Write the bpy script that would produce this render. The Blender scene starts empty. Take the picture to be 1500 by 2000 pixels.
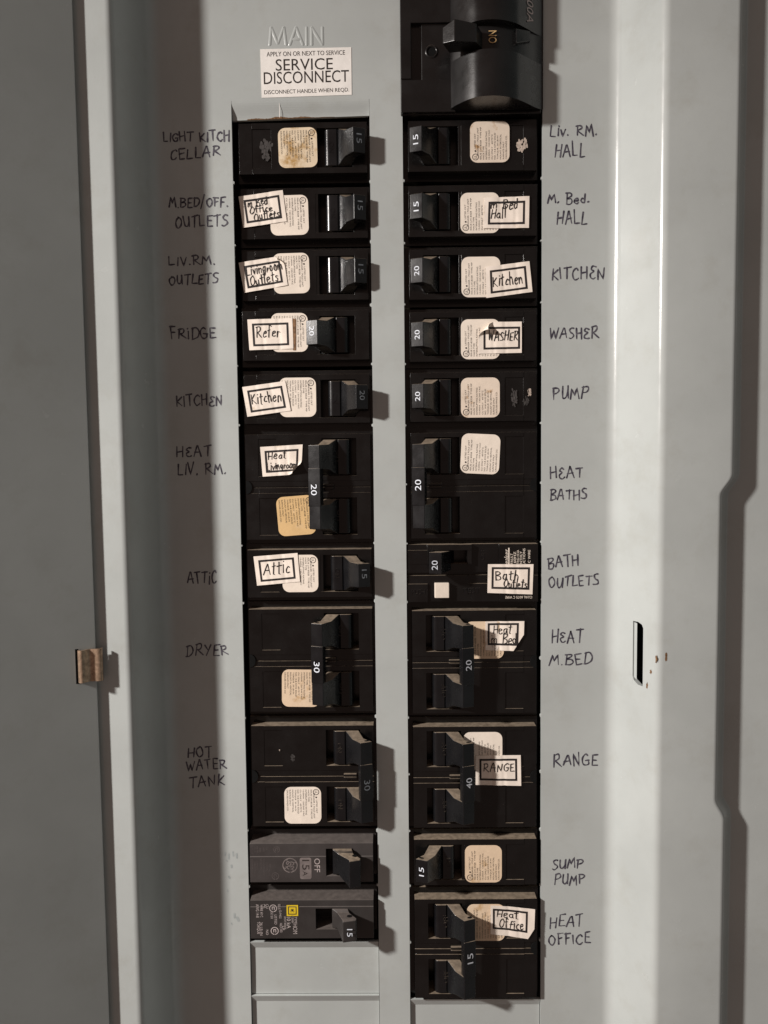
import bpy, bmesh, math, random
from mathutils import Vector, Matrix

random.seed(7)
SC = bpy.context.scene
COL = SC.collection
MM = 0.001

# ------------------------------------------------------------------ space
# The panel is authored in millimetres: u to the right, v up, w out of the panel
# towards the viewer; (0,0,0) is the top left corner of the left row of breakers.
def W(u, v, w):
    return Vector((u * MM, -w * MM, v * MM))

# ------------------------------------------------------------------ camera
FPX = 1511.0
CAM_P = (65.14, -142.43, 331.24)
_a, _b, _c = -0.0632, 0.0103, -0.0105
RX = Matrix(((1, 0, 0), (0, math.cos(_a), -math.sin(_a)), (0, math.sin(_a), math.cos(_a))))
RY = Matrix(((math.cos(_b), 0, math.sin(_b)), (0, 1, 0), (-math.sin(_b), 0, math.cos(_b))))
RZ = Matrix(((math.cos(_c), -math.sin(_c), 0), (math.sin(_c), math.cos(_c), 0), (0, 0, 1)))
CAM_R = RZ @ RY @ RX
TO_WORLD = Matrix(((1, 0, 0), (0, 0, -1), (0, 1, 0)))
cam = bpy.data.cameras.new('camera')
cam.sensor_width = 36.0
cam.lens = FPX / 2000 * 36
cam.clip_start = 0.01
cam.clip_end = 20
cam_o = bpy.data.objects.new('camera', cam)
COL.objects.link(cam_o)
mw = (TO_WORLD @ CAM_R).to_4x4()
mw.translation = W(*CAM_P)
cam_o.matrix_world = mw
SC.camera = cam_o

def at(px, py, w=0.0):
    """where a measured point of the photo lies on the plane at height w (mm)"""
    d = CAM_R @ Vector(((px - 750) / FPX, (1000 - py) / FPX, -1.0))
    t = (w - CAM_P[2]) / d.z
    return (CAM_P[0] + t * d.x, CAM_P[1] + t * d.y)

# ------------------------------------------------------------------ light
world = bpy.data.worlds.new('World')
SC.world = world
world.use_nodes = True
wn = world.node_tree
bg = wn.nodes['Background']
# a dim room: warm in front of the panel, cooler from the right hand side
w_tc = wn.nodes.new('ShaderNodeTexCoord')
w_sep = wn.nodes.new('ShaderNodeSeparateXYZ')
w_ramp = wn.nodes.new('ShaderNodeValToRGB')
w_map = wn.nodes.new('ShaderNodeMapRange')
w_map.inputs['From Min'].default_value = -1.0
w_map.inputs['From Max'].default_value = 1.0
w_ramp.color_ramp.elements[0].position = 0.52
w_ramp.color_ramp.elements[0].color = (1.10, 0.73, 0.60, 1)
w_ramp.color_ramp.elements[1].position = 1.0
w_ramp.color_ramp.elements[1].color = (0.86, 1.06, 1.06, 1)
wn.links.new(w_tc.outputs['Generated'], w_sep.inputs[0])
wn.links.new(w_sep.outputs['X'], w_map.inputs['Value'])
wn.links.new(w_map.outputs['Result'], w_ramp.inputs['Fac'])
wn.links.new(w_ramp.outputs['Color'], bg.inputs['Color'])
bg.inputs['Strength'].default_value = 0.165

LAMP_P = (-730.0, 198.0, 500.0)
LAMP_T = (-730.0 + 850.0, 198.0 - 580.0, 500.0 - 170.0)
lamp = bpy.data.lights.new('work_lamp', 'SPOT')
lamp.energy = 86.0
lamp.color = (1.0, 0.94, 0.89)
lamp.shadow_soft_size = 0.033
lamp.spot_size = math.radians(92)
lamp.spot_blend = 1.0
lamp_o = bpy.data.objects.new('work_lamp', lamp)
COL.objects.link(lamp_o)
lamp_o.location = W(*LAMP_P)
lamp_o.rotation_euler = (W(*LAMP_T) - W(*LAMP_P)).to_track_quat('-Z', 'Y').to_euler()

vs = SC.view_settings
vs.view_transform = 'Standard'
vs.look = 'None'
vs.exposure = 0.0
vs.gamma = 1.0
vs.use_curve_mapping = False

# ------------------------------------------------------------------ materials
def _nodes(name):
    m = bpy.data.materials.new(name)
    m.use_nodes = True
    nt = m.node_tree
    return m, nt, nt.nodes['Principled BSDF']

def N(nt, kind, **kw):
    n = nt.nodes.new(kind)
    for k, v in kw.items():
        setattr(n, k, v)
    return n

def noise(nt, scale, detail=4, rough=0.6):
    tc = N(nt, 'ShaderNodeTexCoord')
    n = N(nt, 'ShaderNodeTexNoise')
    n.inputs['Scale'].default_value = scale
    n.inputs['Detail'].default_value = detail
    n.inputs['Roughness'].default_value = rough
    geo = N(nt, 'ShaderNodeNewGeometry')
    nt.links.new(geo.outputs['Position'], n.inputs['Vector'])
    return n

def ramp(nt, src, p0, c0, p1, c1):
    r = N(nt, 'ShaderNodeValToRGB')
    r.color_ramp.elements[0].position = p0
    r.color_ramp.elements[0].color = (*c0, 1) if len(c0) == 3 else c0
    r.color_ramp.elements[1].position = p1
    r.color_ramp.elements[1].color = (*c1, 1) if len(c1) == 3 else c1
    nt.links.new(src, r.inputs['Fac'])
    return r

def mixc(nt, fac, a, b):
    m = N(nt, 'ShaderNodeMix', data_type='RGBA')
    for sock, val in ((m.inputs[0], fac), (m.inputs[6], a), (m.inputs[7], b)):
        if hasattr(val, 'links'):
            nt.links.new(val, sock)
        elif isinstance(val, (int, float)):
            sock.default_value = val
        else:
            sock.default_value = (*val, 1)
    return m.outputs[2]

def bump(nt, bsdf, src, strength, dist):
    b = N(nt, 'ShaderNodeBump')
    b.inputs['Strength'].default_value = strength
    b.inputs['Distance'].default_value = dist
    nt.links.new(src, b.inputs['Height'])
    nt.links.new(b.outputs['Normal'], bsdf.inputs['Normal'])

def paint(name, col, rough):
    m, nt, b = _nodes(name)
    n1 = noise(nt, 22, 5)
    n2 = noise(nt, 2600, 2)
    c2 = tuple(c * 0.90 for c in col)
    r = ramp(nt, n1.outputs['Fac'], 0.35, c2, 0.65, col)
    n3 = noise(nt, 700, 3)
    sp = ramp(nt, n3.outputs['Fac'], 0.74, (0, 0, 0), 0.80, (1, 1, 1))
    n5 = noise(nt, 48, 6, .72)
    gr = ramp(nt, n5.outputs['Fac'], 0.52, (0, 0, 0), 0.80, (0.45, 0.45, 0.45))
    worn = mixc(nt, gr.outputs['Color'], r.outputs['Color'], tuple(c * k_ for c, k_ in zip(col, (.74, .70, .64))))
    nt.links.new(mixc(nt, sp.outputs['Color'], worn, tuple(c * 0.72 for c in col)), b.inputs['Base Color'])
    n4 = noise(nt, 75, 6, .7)
    rr = ramp(nt, n4.outputs['Fac'], 0.3, (rough - .06,) * 3, 0.7, (rough + .06,) * 3)
    nt.links.new(rr.outputs['Color'], b.inputs['Roughness'])
    bump(nt, b, n2.outputs['Fac'], 0.10, 0.0002)
    return m

def plastic(name, col, rough, dust=(0.28, 0.22, 0.16), dust_amt=0.9, speck=0.5):
    m, nt, b = _nodes(name)
    geo = N(nt, 'ShaderNodeNewGeometry')
    sep = N(nt, 'ShaderNodeSeparateXYZ')
    nt.links.new(geo.outputs['True Normal'], sep.inputs[0])
    up = ramp(nt, sep.outputs['Z'], 0.55, (0, 0, 0), 0.95, (1, 1, 1))
    nd = noise(nt, 420, 4)
    dn = ramp(nt, nd.outputs['Fac'], 0.25, (0.45 * dust_amt,) * 3, 0.7, (dust_amt,) * 3)
    mul = N(nt, 'ShaderNodeMath', operation='MULTIPLY')
    nt.links.new(up.outputs['Color'], mul.inputs[0])
    nt.links.new(dn.outputs['Color'], mul.inputs[1])
    # a film of grey dust and sparse specks everywhere
    nf = noise(nt, 90, 5)
    film = ramp(nt, nf.outputs['Fac'], 0.35, col, 0.8, tuple(c * 1.4 + 0.0015 for c in col))
    ns = noise(nt, 1500, 2)
    sp = ramp(nt, ns.outputs['Fac'], 0.76, (0, 0, 0), 0.84, (speck,) * 3)
    base = mixc(nt, sp.outputs['Color'], film.outputs['Color'], (0.20, 0.18, 0.15))
    out = mixc(nt, mul.outputs[0], base, dust)
    nt.links.new(out, b.inputs['Base Color'])
    r0 = ramp(nt, nf.outputs['Fac'], 0.3, (rough - .05,) * 3, 0.75, (rough + .12,) * 3)
    mx = N(nt, 'ShaderNodeMix', data_type='FLOAT')
    nt.links.new(mul.outputs[0], mx.inputs[0])
    nt.links.new(r0.outputs['Color'], mx.inputs[2])
    mx.inputs[3].default_value = 0.95
    nt.links.new(mx.outputs[0], b.inputs['Roughness'])
    b.inputs['Specular IOR Level'].default_value = 0.45
    bump(nt, b, noise(nt, 1800, 3).outputs['Fac'], 0.10, 0.0002)
    return m

def paper(name, col, stain=None, amt=0.0, scale=140, rough=0.6):
    m, nt, b = _nodes(name)
    n1 = noise(nt, 160, 4)
    base = ramp(nt, n1.outputs['Fac'], 0.3, tuple(c * 0.88 for c in col), 0.7, col).outputs['Color']
    if stain:
        ns = noise(nt, scale, 5, 0.65)
        f = ramp(nt, ns.outputs['Fac'], 0.62 - amt, (0, 0, 0), 0.72 - amt * 0.6, (1, 1, 1))
        base = mixc(nt, f.outputs['Color'], base, stain)
    nt.links.new(base, b.inputs['Base Color'])
    b.inputs['Roughness'].default_value = rough
    b.inputs['Specular IOR Level'].default_value = 0.3
    bump(nt, b, noise(nt, 500, 3).outputs['Fac'], 0.15, 0.0003)
    return m

def ink(name, col, thin):
    m, nt, b = _nodes(name)
    n1 = noise(nt, 480, 4, .7)
    r_ = ramp(nt, n1.outputs['Fac'], 0.42, col, 0.68, thin)
    nt.links.new(r_.outputs['Color'], b.inputs['Base Color'])
    b.inputs['Roughness'].default_value = 0.5
    return m

def plain(name, col, rough=0.6, spec=0.3, vary=0.12, metal=0.0, scale=400):
    m, nt, b = _nodes(name)
    n1 = noise(nt, scale, 3)
    r = ramp(nt, n1.outputs['Fac'], 0.3, tuple(c * (1 - vary) for c in col), 0.7, tuple(min(1, c * (1 + vary)) for c in col))
    nt.links.new(r.outputs['Color'], b.inputs['Base Color'])
    b.inputs['Roughness'].default_value = rough
    b.inputs['Specular IOR Level'].default_value = spec
    b.inputs['Metallic'].default_value = metal
    return m

M = dict(
    paint=paint('grey_enamel', (0.42, 0.447, 0.438), 0.22),
    black=plastic('black_plastic', (0.0040, 0.0036, 0.0035), 0.21),
    handle=plastic('handle_plastic', (0.0048, 0.0048, 0.0055), 0.24, speck=0.25),
    main=plastic('main_plastic', (0.0065, 0.006, 0.006), 0.25, speck=0.25),
    grey=plastic('charcoal_plastic', (0.036, 0.031, 0.030), 0.50, dust=(0.13, 0.11, 0.10), dust_amt=0.8),
    square=plastic('dark_grey_plastic', (0.026, 0.023, 0.022), 0.45, dust=(0.12, 0.10, 0.09), dust_amt=0.85),
    void=plain('dark_inside', (0.006, 0.006, 0.006), 0.9, 0.1),
    label=paper('cream_label', (0.82, 0.73, 0.63)),
    label_yellow=paper('yellowed_label', (0.74, 0.61, 0.44), (0.42, 0.26, 0.10), 0.12),
    label_worn=paper('worn_label', (0.74, 0.63, 0.52), (0.40, 0.22, 0.08), 0.04, 170),
    label_amber=paper('amber_label', (0.68, 0.46, 0.22), (0.60, 0.45, 0.28), 0.05),
    label_tan=paper('tan_label', (0.72, 0.56, 0.40), (0.50, 0.33, 0.17), 0.05),
    sticker=paper('circuit_paper', (0.86, 0.77, 0.68), (0.62, 0.51, 0.38), 0.0, 130),
    sticker_back=paper('gummed_back', (0.55, 0.36, 0.16)),
    white=paper('white_label', (0.86, 0.83, 0.79), (0.70, 0.63, 0.55), -0.03, 90, 0.4),
    button=plain('button_white', (0.70, 0.62, 0.53), 0.4, 0.4, 0.04),
    print=plain('printed_ink', (0.035, 0.028, 0.025), 0.7, 0.2, 0.3),
    border=plain('border_ink', (0.022, 0.018, 0.018), 0.6, 0.3, 0.3),
    marker=ink('marker_ink', (0.026, 0.022, 0.038), (0.125, 0.12, 0.14)),
    pen=plain('pen_ink', (0.020, 0.018, 0.018), 0.6, 0.3, 0.4),
    tape=plain('brown_tape', (0.22, 0.12, 0.06), 0.5, 0.4, 0.5, scale=700),
    ghost=plain('wiped_ink', (0.30, 0.33, 0.33), 0.5, 0.3, 0.15),
    legend=plain('white_legend', (0.62, 0.66, 0.72), 0.5, 0.3, 0.08),
    legend_dim=plain('worn_legend', (0.17, 0.19, 0.21), 0.5, 0.3, 0.35),
    legend_grey=plain('grey_legend', (0.16, 0.135, 0.13), 0.6, 0.3, 0.2),
    legend_faint=plain('faint_legend', (0.085, 0.072, 0.070), 0.6, 0.3, 0.3),
    legend_cream=plain('cream_legend', (0.62, 0.42, 0.20), 0.5, 0.3, 0.1),
    legend_pale=plain('pale_legend', (0.40, 0.35, 0.34), 0.6, 0.3, 0.2),
    yellow=plain('yellow_legend', (0.65, 0.47, 0.02), 0.5, 0.3, 0.08),
    rust=plain('rust', (0.15, 0.085, 0.045), 0.9, 0.1, 0.5, scale=1500),
    bronze=plain('bronzed_steel', (0.42, 0.30, 0.21), 0.42, 0.5, 0.35, metal=0.75, scale=600),
    scuff=plain('plaster_smear', (0.48, 0.40, 0.34), 0.9, 0.1, 0.3, scale=900),
    scuff_dim=plain('grey_smear', (0.055, 0.050, 0.048), 0.8, 0.2, 0.4, scale=900),
)

# ------------------------------------------------------------------ mesh helpers
class MB:
    """collects faces in panel millimetres and links them as ONE mesh object"""
    def __init__(self):
        self.bm = bmesh.new()
        self.cache = {}
        self.soft = False

    def v(self, p):
        k = (round(p[0], 4), round(p[1], 4), round(p[2], 4))
        x = self.cache.get(k)
        if x is None or not x.is_valid:
            x = self.bm.verts.new(k)
            self.cache[k] = x
        return x

    def face(self, pts):
        vs_ = []
        for p in pts:
            x = self.v(p)
            if not vs_ or (x is not vs_[-1]):
                vs_.append(x)
        if len(vs_) > 1 and vs_[0] is vs_[-1]:
            vs_.pop()
        if len(set(vs_)) < 3:
            return None
        try:
            return self.bm.faces.new(vs_)
        except ValueError:
            return None

    def grid(self, rows, close=False):
        for r0, r1 in zip(rows[:-1], rows[1:]):
            n = len(r0)
            for i in range(n if close else n - 1):
                j = (i + 1) % n
                self.face((r0[i], r0[j], r1[j], r1[i]))

    def loft(self, loops, caps=True):
        """closed loops of points, in order"""
        self.grid(loops, close=True)
        if caps:
            self.face(list(reversed(loops[0])))
            self.face(loops[-1])

    def box(self, u0, u1, v0, v1, w0, w1):
        lo = [(u0, v0, w0), (u1, v0, w0), (u1, v1, w0), (u0, v1, w0)]
        hi = [(u0, v0, w1), (u1, v0, w1), (u1, v1, w1), (u0, v1, w1)]
        self.loft([lo, hi])

    def cells(self, us, vs_, H, base):
        """stepped block: H[j][i] is the height of cell u[i]..u[i+1], v[j]..v[j+1] (None = open)"""
        nu, nv = len(us) - 1, len(vs_) - 1
        def h(i, j):
            if 0 <= i < nu and 0 <= j < nv and H[j][i] is not None:
                return H[j][i]
            return base
        def hs(i, j):
            return sorted({h(i - 1, j - 1), h(i, j - 1), h(i - 1, j), h(i, j)})
        for j in range(nv):
            for i in range(nu):
                if h(i, j) > base:
                    w = h(i, j)
                    self.face(((us[i], vs_[j], w), (us[i + 1], vs_[j], w), (us[i + 1], vs_[j + 1], w), (us[i], vs_[j + 1], w)))
        def wall(c1, c2, lo, hi):
            (i1, j1), (i2, j2) = c1, c2
            a = [x for x in hs(i1, j1) if lo <= x <= hi]
            b = [x for x in hs(i2, j2) if lo <= x <= hi]
            self.face([(us[i1], vs_[j1], x) for x in reversed(a)] + [(us[i2], vs_[j2], x) for x in b])
        for j in range(nv):
            for i in range(nu + 1):
                l, r = h(i - 1, j), h(i, j)
                if l != r:
                    wall((i, j), (i, j + 1), min(l, r), max(l, r))
        for i in range(nu):
            for j in range(nv + 1):
                l, r = h(i, j - 1), h(i, j)
                if l != r:
                    wall((i, j), (i + 1, j), min(l, r), max(l, r))

    def bevel(self, off, seg=2, ang=25):
        bmesh.ops.recalc_face_normals(self.bm, faces=self.bm.faces)
        es = [e for e in self.bm.edges if len(e.link_faces) == 2 and e.calc_face_angle(0) > math.radians(ang)]
        if es:
            bmesh.ops.bevel(self.bm, geom=es, offset=off, offset_type='OFFSET', segments=seg, profile=0.5, affect='EDGES', clamp_overlap=True)
        self.cache = {}
        self.soft = True

    def xform(self, f):
        for x in self.bm.verts:
            x.co = f(x.co)
        self.cache = {}

    def build(self, name, mat, parent=None, org=(0, 0, 0), smooth=False, recalc=True, auto=None, soft=None):
        soft = self.soft if soft is None else soft
        if recalc:
            bmesh.ops.recalc_face_normals(self.bm, faces=self.bm.faces)
        for x in self.bm.verts:
            c = x.co
            x.co = W(c[0] - org[0], c[1] - org[1], c[2] - org[2])
        # W() mirrors nothing (u,v,w)->(x,-w,z) is a rotation
        me = bpy.data.meshes.new(name)
        self.bm.to_mesh(me)
        self.bm.free()
        mats = mat if isinstance(mat, (list, tuple)) else [mat]
        for m_ in mats:
            me.materials.append(m_)
        if smooth:
            for p in me.polygons:
                p.use_smooth = True
            if auto is not None:
                try:
                    me.set_sharp_from_angle(angle=math.radians(auto))
                except Exception:
                    pass
        o = bpy.data.objects.new(name, me)
        COL.objects.link(o)
        if soft:
            for p in me.polygons:
                p.use_smooth = True
            wnm = o.modifiers.new('even_normals', 'WEIGHTED_NORMAL')
            wnm.mode = 'FACE_AREA'
            wnm.weight = 100
            wnm.keep_sharp = False
        if parent is not None:
            o.parent = parent
        return o

def thing(name, label, cat, org, group=None):
    o = bpy.data.objects.new(name, None)
    o.empty_display_size = 0.01
    COL.objects.link(o)
    o.location = W(*org)
    o['label'] = label
    o['category'] = cat
    if group:
        o['group'] = group
    return o

# printed text -> (verts, faces) in a box 0..1 wide, baseline 0, cap height 1; cached
_txt = {}
def text_mesh(s):
    if s not in _txt:
        cu = bpy.data.curves.new('lettering', 'FONT')
        cu.body = s
        cu.size = 1.0
        cu.resolution_u = 3
        ob = bpy.data.objects.new('lettering', cu)
        COL.objects.link(ob)
        dg = bpy.context.evaluated_depsgraph_get()
        me = bpy.data.meshes.new_from_object(ob.evaluated_get(dg))
        vv = [tuple(x.co) for x in me.vertices]
        ff = [tuple(p.vertices) for p in me.polygons]
        bpy.data.objects.remove(ob)
        bpy.data.curves.remove(cu)
        bpy.data.meshes.remove(me)
        x0 = min(p[0] for p in vv); x1 = max(p[0] for p in vv)
        y0 = min(p[1] for p in vv); y1 = max(p[1] for p in vv)
        _txt[s] = ([(p[0] - x0, p[1] - y0) for p in vv], ff, x1 - x0, y1 - y0)
    return _txt[s]

def put_text(mb, s, F, x, y, height, width=None, align='l', w=0.0, bold=0.0):
    """letters whose lower left corner is (x,y) in the frame F(s,t,h)"""
    vv, ff, tw, th = text_mesh(s)
    sy = height / th
    sx = width / tw if width else sy
    off = {'l': 0, 'c': -tw * sx / 2, 'r': -tw * sx}[align]
    ids = [mb.bm.verts.new(F(x + off + p[0] * sx, y + p[1] * sy, w)) for p in vv]
    for f in ff:
        try:
            mb.bm.faces.new([ids[i] for i in f])
        except ValueError:
            pass

# handwriting: stroke letters. '~' first in a stroke = smooth curve
G = {
 'A': (.72, [[(0, 0), (.33, 1), (.40, 1), (.68, -.02)], [(.12, .36), (.62, .40)]]),
 'B': (.62, [[(.05, 1), (.06, 0)], ['~', (.0, .98), (.42, 1.0), (.50, .76), (.10, .54), (.50, .46), (.60, .2), (.36, .0), (.02, .02)]]),
 'C': (.58, [['~', (.56, .82), (.40, .98), (.12, .76), (.02, .38), (.18, .04), (.40, .02), (.58, .16)]]),
 'D': (.66, [[(.08, .98), (.08, .02)], ['~', (.0, .96), (.40, .98), (.64, .66), (.58, .24), (.30, .02), (.02, .0)]]),
 'E': (.54, [[(.52, 1), (.06, .97), (.06, .02), (.54, .04)], [(.08, .52), (.44, .55)]]),
 'e': (.54, [['~', (.50, .90), (.22, .98), (.06, .78), (.34, .56), (.06, .36), (.08, .08), (.34, .0), (.54, .10)]]),
 'F': (.52, [[(.08, 1), (.06, 0)], [(.0, .98), (.52, 1.02)], [(.08, .54), (.42, .56)]]),
 'G': (.66, [['~', (.58, .86), (.36, 1.0), (.06, .66), (.06, .22), (.30, .0), (.58, .14), (.60, .44)], [(.34, .44), (.66, .46)]]),
 'H': (.66, [[(.06, 1), (.04, 0)], [(.60, 1.02), (.58, 0)], [(.05, .48), (.60, .56)]]),
 'I': (.16, [[(.08, .95), (.08, 0)]]),
 'i': (.16, [[(.08, .66), (.08, 0)], [(.09, .90), (.10, .95)]]),
 'K': (.62, [[(.08, 1.02), (.06, 0)], [(.56, .94), (.10, .44), (.62, .0)]]),
 'L': (.52, [[(.06, 1), (.04, .02), (.52, .04)]]),
 'M': (.80, [[(.0, 0), (.16, .92), (.38, .34), (.64, .98), (.78, 0)]]),
 'N': (.64, [[(.04, 0), (.08, .94), (.54, .04), (.62, 1.04)]]),
 'O': (.66, [['~', (.36, .98), (.08, .74), (.03, .32), (.26, .0), (.56, .20), (.64, .62), (.46, .94), (.30, .96)]]),
 'P': (.58, [[(.08, 1), (.04, -.04)], ['~', (.0, .96), (.42, 1.0), (.58, .78), (.40, .52), (.08, .46)]]),
 'R': (.68, [[(.08, .98), (.06, 0)], ['~', (.0, .94), (.42, 1.0), (.54, .78), (.36, .54), (.10, .48)], [(.14, .48), (.70, .0)]]),
 'S': (.54, [['~', (.52, .92), (.30, 1.0), (.08, .80), (.20, .58), (.46, .42), (.50, .16), (.26, .0), (.0, .06)]]),
 'T': (.64, [[(.0, .96), (.66, 1.04)], [(.34, 1.0), (.32, 0)]]),
 'U': (.62, [['~', (.06, 1), (.04, .40), (.16, .04), (.38, .04), (.54, .40), (.58, 1.0)], [(.58, 1), (.60, .02)]]),
 'V': (.56, [[(.02, .98), (.26, 0), (.56, 1.0)]]),
 'W': (.90, [[(.02, 1), (.22, 0), (.44, .78), (.62, .0), (.88, 1.06)]]),
 'Y': (.60, [[(.02, 1), (.28, .48)], [(.60, 1), (.20, -.06)]]),
 '.': (.16, [[(.06, .04), (.10, .08)]]),
 '/': (.50, [[(.46, 1.3), (.0, -.25)]]),
 ' ': (.40, []),
 # small letters for the paper labels
 'a': (.48, [['~', (.44, .50), (.22, .60), (.04, .34), (.10, .06), (.30, .06), (.42, .34)], [(.44, .58), (.42, .12), (.50, .0)]]),
 'c': (.42, [['~', (.42, .50), (.24, .60), (.04, .34), (.12, .06), (.44, .06)]]),
 'd': (.50, [['~', (.40, .46), (.20, .56), (.03, .28), (.14, .02), (.34, .08), (.42, .40)], [(.46, 1.06), (.42, .02)]]),
 'x': (.46, [['~', (.06, .30), (.40, .40), (.34, .58), (.10, .50), (.04, .18), (.20, .0), (.46, .12)]]),   # small e
 'f': (.42, [['~', (.46, .92), (.30, 1.04), (.18, .80), (.16, .0)], [(.0, .56), (.40, .62)]]),
 'g': (.48, [['~', (.42, .50), (.20, .60), (.04, .32), (.16, .08), (.40, .36)], ['~', (.44, .56), (.42, -.14), (.24, -.36), (.02, -.22)]]),
 'h': (.48, [[(.10, 1.06), (.06, 0)], ['~', (.07, .36), (.28, .60), (.42, .44), (.44, .0)]]),
 'k': (.48, [[(.10, 1.06), (.06, 0)], [(.44, .56), (.10, .26), (.48, .0)]]),
 'l': (.18, [[(.10, 1.06), (.06, 0)]]),
 'm': (.76, [[(.06, .58), (.04, 0)], ['~', (.05, .36), (.22, .60), (.34, .44), (.34, .0)], ['~', (.35, .36), (.54, .60), (.68, .44), (.70, .0)]]),
 'n': (.50, [[(.06, .58), (.04, 0)], ['~', (.05, .34), (.26, .60), (.42, .44), (.46, .0)]]),
 'o': (.46, [['~', (.26, .58), (.06, .40), (.08, .08), (.30, .02), (.44, .30), (.34, .56), (.22, .58)]]),
 'r': (.40, [[(.06, .58), (.06, 0)], ['~', (.07, .34), (.22, .58), (.40, .54)]]),
 's': (.40, [['~', (.38, .54), (.18, .58), (.08, .42), (.34, .22), (.26, .02), (.0, .06)]]),
 't': (.38, [[(.20, .96), (.16, .02), (.30, .0)], [(.0, .64), (.42, .70)]]),
 'u': (.48, [['~', (.06, .56), (.04, .18), (.18, .0), (.36, .16), (.42, .56)], [(.42, .56), (.46, .0)]]),
 'v': (.42, [[(.02, .56), (.20, 0), (.44, .60)]]),
}

def smooth_line(pts, n=5):
    out = []
    m = len(pts)
    for i in range(m - 1):
        p0 = pts[max(i - 1, 0)]; p1 = pts[i]; p2 = pts[i + 1]; p3 = pts[min(i + 2, m - 1)]
        for k in range(n):
            t = k / n
            out.append(tuple(0.5 * (2 * b + (c - a) * t + (2 * a - 5 * b + 4 * c - d) * t * t + (3 * b - a - 3 * c + d) * t ** 3)
                             for a, b, c, d in zip(p0, p1, p2, p3)))
    out.append(pts[-1])
    return out

def dense_line(pts, n=4):
    out = []
    for a, b in zip(pts[:-1], pts[1:]):
        for k in range(n):
            out.append((a[0] + (b[0] - a[0]) * k / n, a[1] + (b[1] - a[1]) * k / n))
    out.append(pts[-1])
    return out

def ribbon(mb, pts, F, width, w, rng=None):
    """a flat pen stroke with round ends and slightly changing width"""
    P = []
    for p in pts:
        if not P or math.dist(p, P[-1]) > width * 0.12:
            P.append(p)
    if len(P) < 2:
        P = [pts[0], (pts[0][0] + width * 0.3, pts[0][1] + width * 0.1)]
    L, R = [], []
    n = len(P)
    ph_, am_ = (rng.uniform(0, 6.28), rng.uniform(.10, .26)) if rng else (0, 0)
    tap = rng.uniform(.0, .35) if rng else 0
    for i, p in enumerate(P):
        a = P[max(i - 1, 0)]; b = P[min(i + 1, n - 1)]
        dx, dy = b[0] - a[0], b[1] - a[1]
        d = math.hypot(dx, dy) or 1e-6
        hw = width / 2 * (1 + am_ * math.sin(ph_ + i * .8) - tap * (i / (n - 1)) ** 2 + (rng.uniform(-.10, .10) if rng else 0))
        L.append((p[0] - dy / d * hw, p[1] + dx / d * hw))
        R.append((p[0] + dy / d * hw, p[1] - dx / d * hw))
    for i in range(n - 1):
        mb.face((F(*L[i], w), F(*R[i], w), F(*R[i + 1], w), F(*L[i + 1], w)))
    for end, q, l, r in ((0, P[0], L[0], R[0]), (1, P[-1], L[-1], R[-1])):
        a0 = math.atan2(l[1] - q[1], l[0] - q[0])
        sgn = 1 if end == 0 else -1
        arc = [F(q[0] + math.dist(l, q) * math.cos(a0 + sgn * math.pi * k / 5), q[1] + math.dist(l, q) * math.sin(a0 + sgn * math.pi * k / 5), w) for k in range(6)]
        mb.face(arc)

def write_hand(mb, s, F, x0, y0, x1, height, pen, w=0.0, seed=1, slope=0.0, slant=0.0, step=0.006):
    """handwriting of s fitted between x0 and x1 on the line y0"""
    rng = random.Random(seed)
    gap = 0.20
    tot = sum(G[c][0] + gap for c in s) - gap
    sx = (x1 - x0) / tot
    x = x0
    lvl = w
    for c in s:
        gw, strokes = G[c]
        dy = rng.uniform(-.08, .08) * height
        sc = rng.uniform(.86, 1.12)
        sl = slant + rng.uniform(-.09, .09)
        for st in strokes:
            cur = st[0] == '~'
            pts = [(p[0] + rng.uniform(-.045, .045), p[1] + rng.uniform(-.045, .045)) for p in (st[1:] if cur else st)]
            pts = smooth_line(pts) if cur else dense_line(pts)
            q = []
            for p in pts:
                X = x + p[0] * sx + sl * p[1] * height
                q.append((X, y0 + dy + p[1] * sc * height + slope * (X - x0)))
            ribbon(mb, q, F, pen, lvl, rng)
            lvl += step
        x += (gw + gap) * sx

def plane_frame(u, v, w, rot=0.0):
    c, s_ = math.cos(rot), math.sin(rot)
    return lambda s, t, h=0.0: (u + s * c - t * s_, v + s * s_ + t * c, w + h)

# ================================================================== THE PANEL
WR = 22.5          # height of the raised border of the cover
T = 1.4            # sheet thickness
ORG = (64.0, -470.0, 0.0)
panel = thing('breaker_panel', 'grey enamelled steel breaker panel cover with handwritten circuit names', 'breaker panel', ORG)

V_TOP, V_BOT = 90.0, -500.0

def fillet(poly, radii, n=6):
    out = [poly[0]]
    for i in range(1, len(poly) - 1):
        p, q, r = Vector(poly[i - 1]), Vector(poly[i]), Vector(poly[i + 1])
        rad = radii[i]
        if rad <= 0:
            out.append(tuple(q)); continue
        d1, d2 = (p - q).normalized(), (r - q).normalized()
        ang = d1.angle(d2)
        t = min(rad / math.tan(ang / 2), (p - q).length * .48, (r - q).length * .48)
        a, b = q + d1 * t, q + d2 * t
        for k in range(n + 1):
            s = k / n
            out.append(tuple((1 - s) ** 2 * a + 2 * s * (1 - s) * q + s * s * b))
    out.append(poly[-1])
    return out

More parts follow.
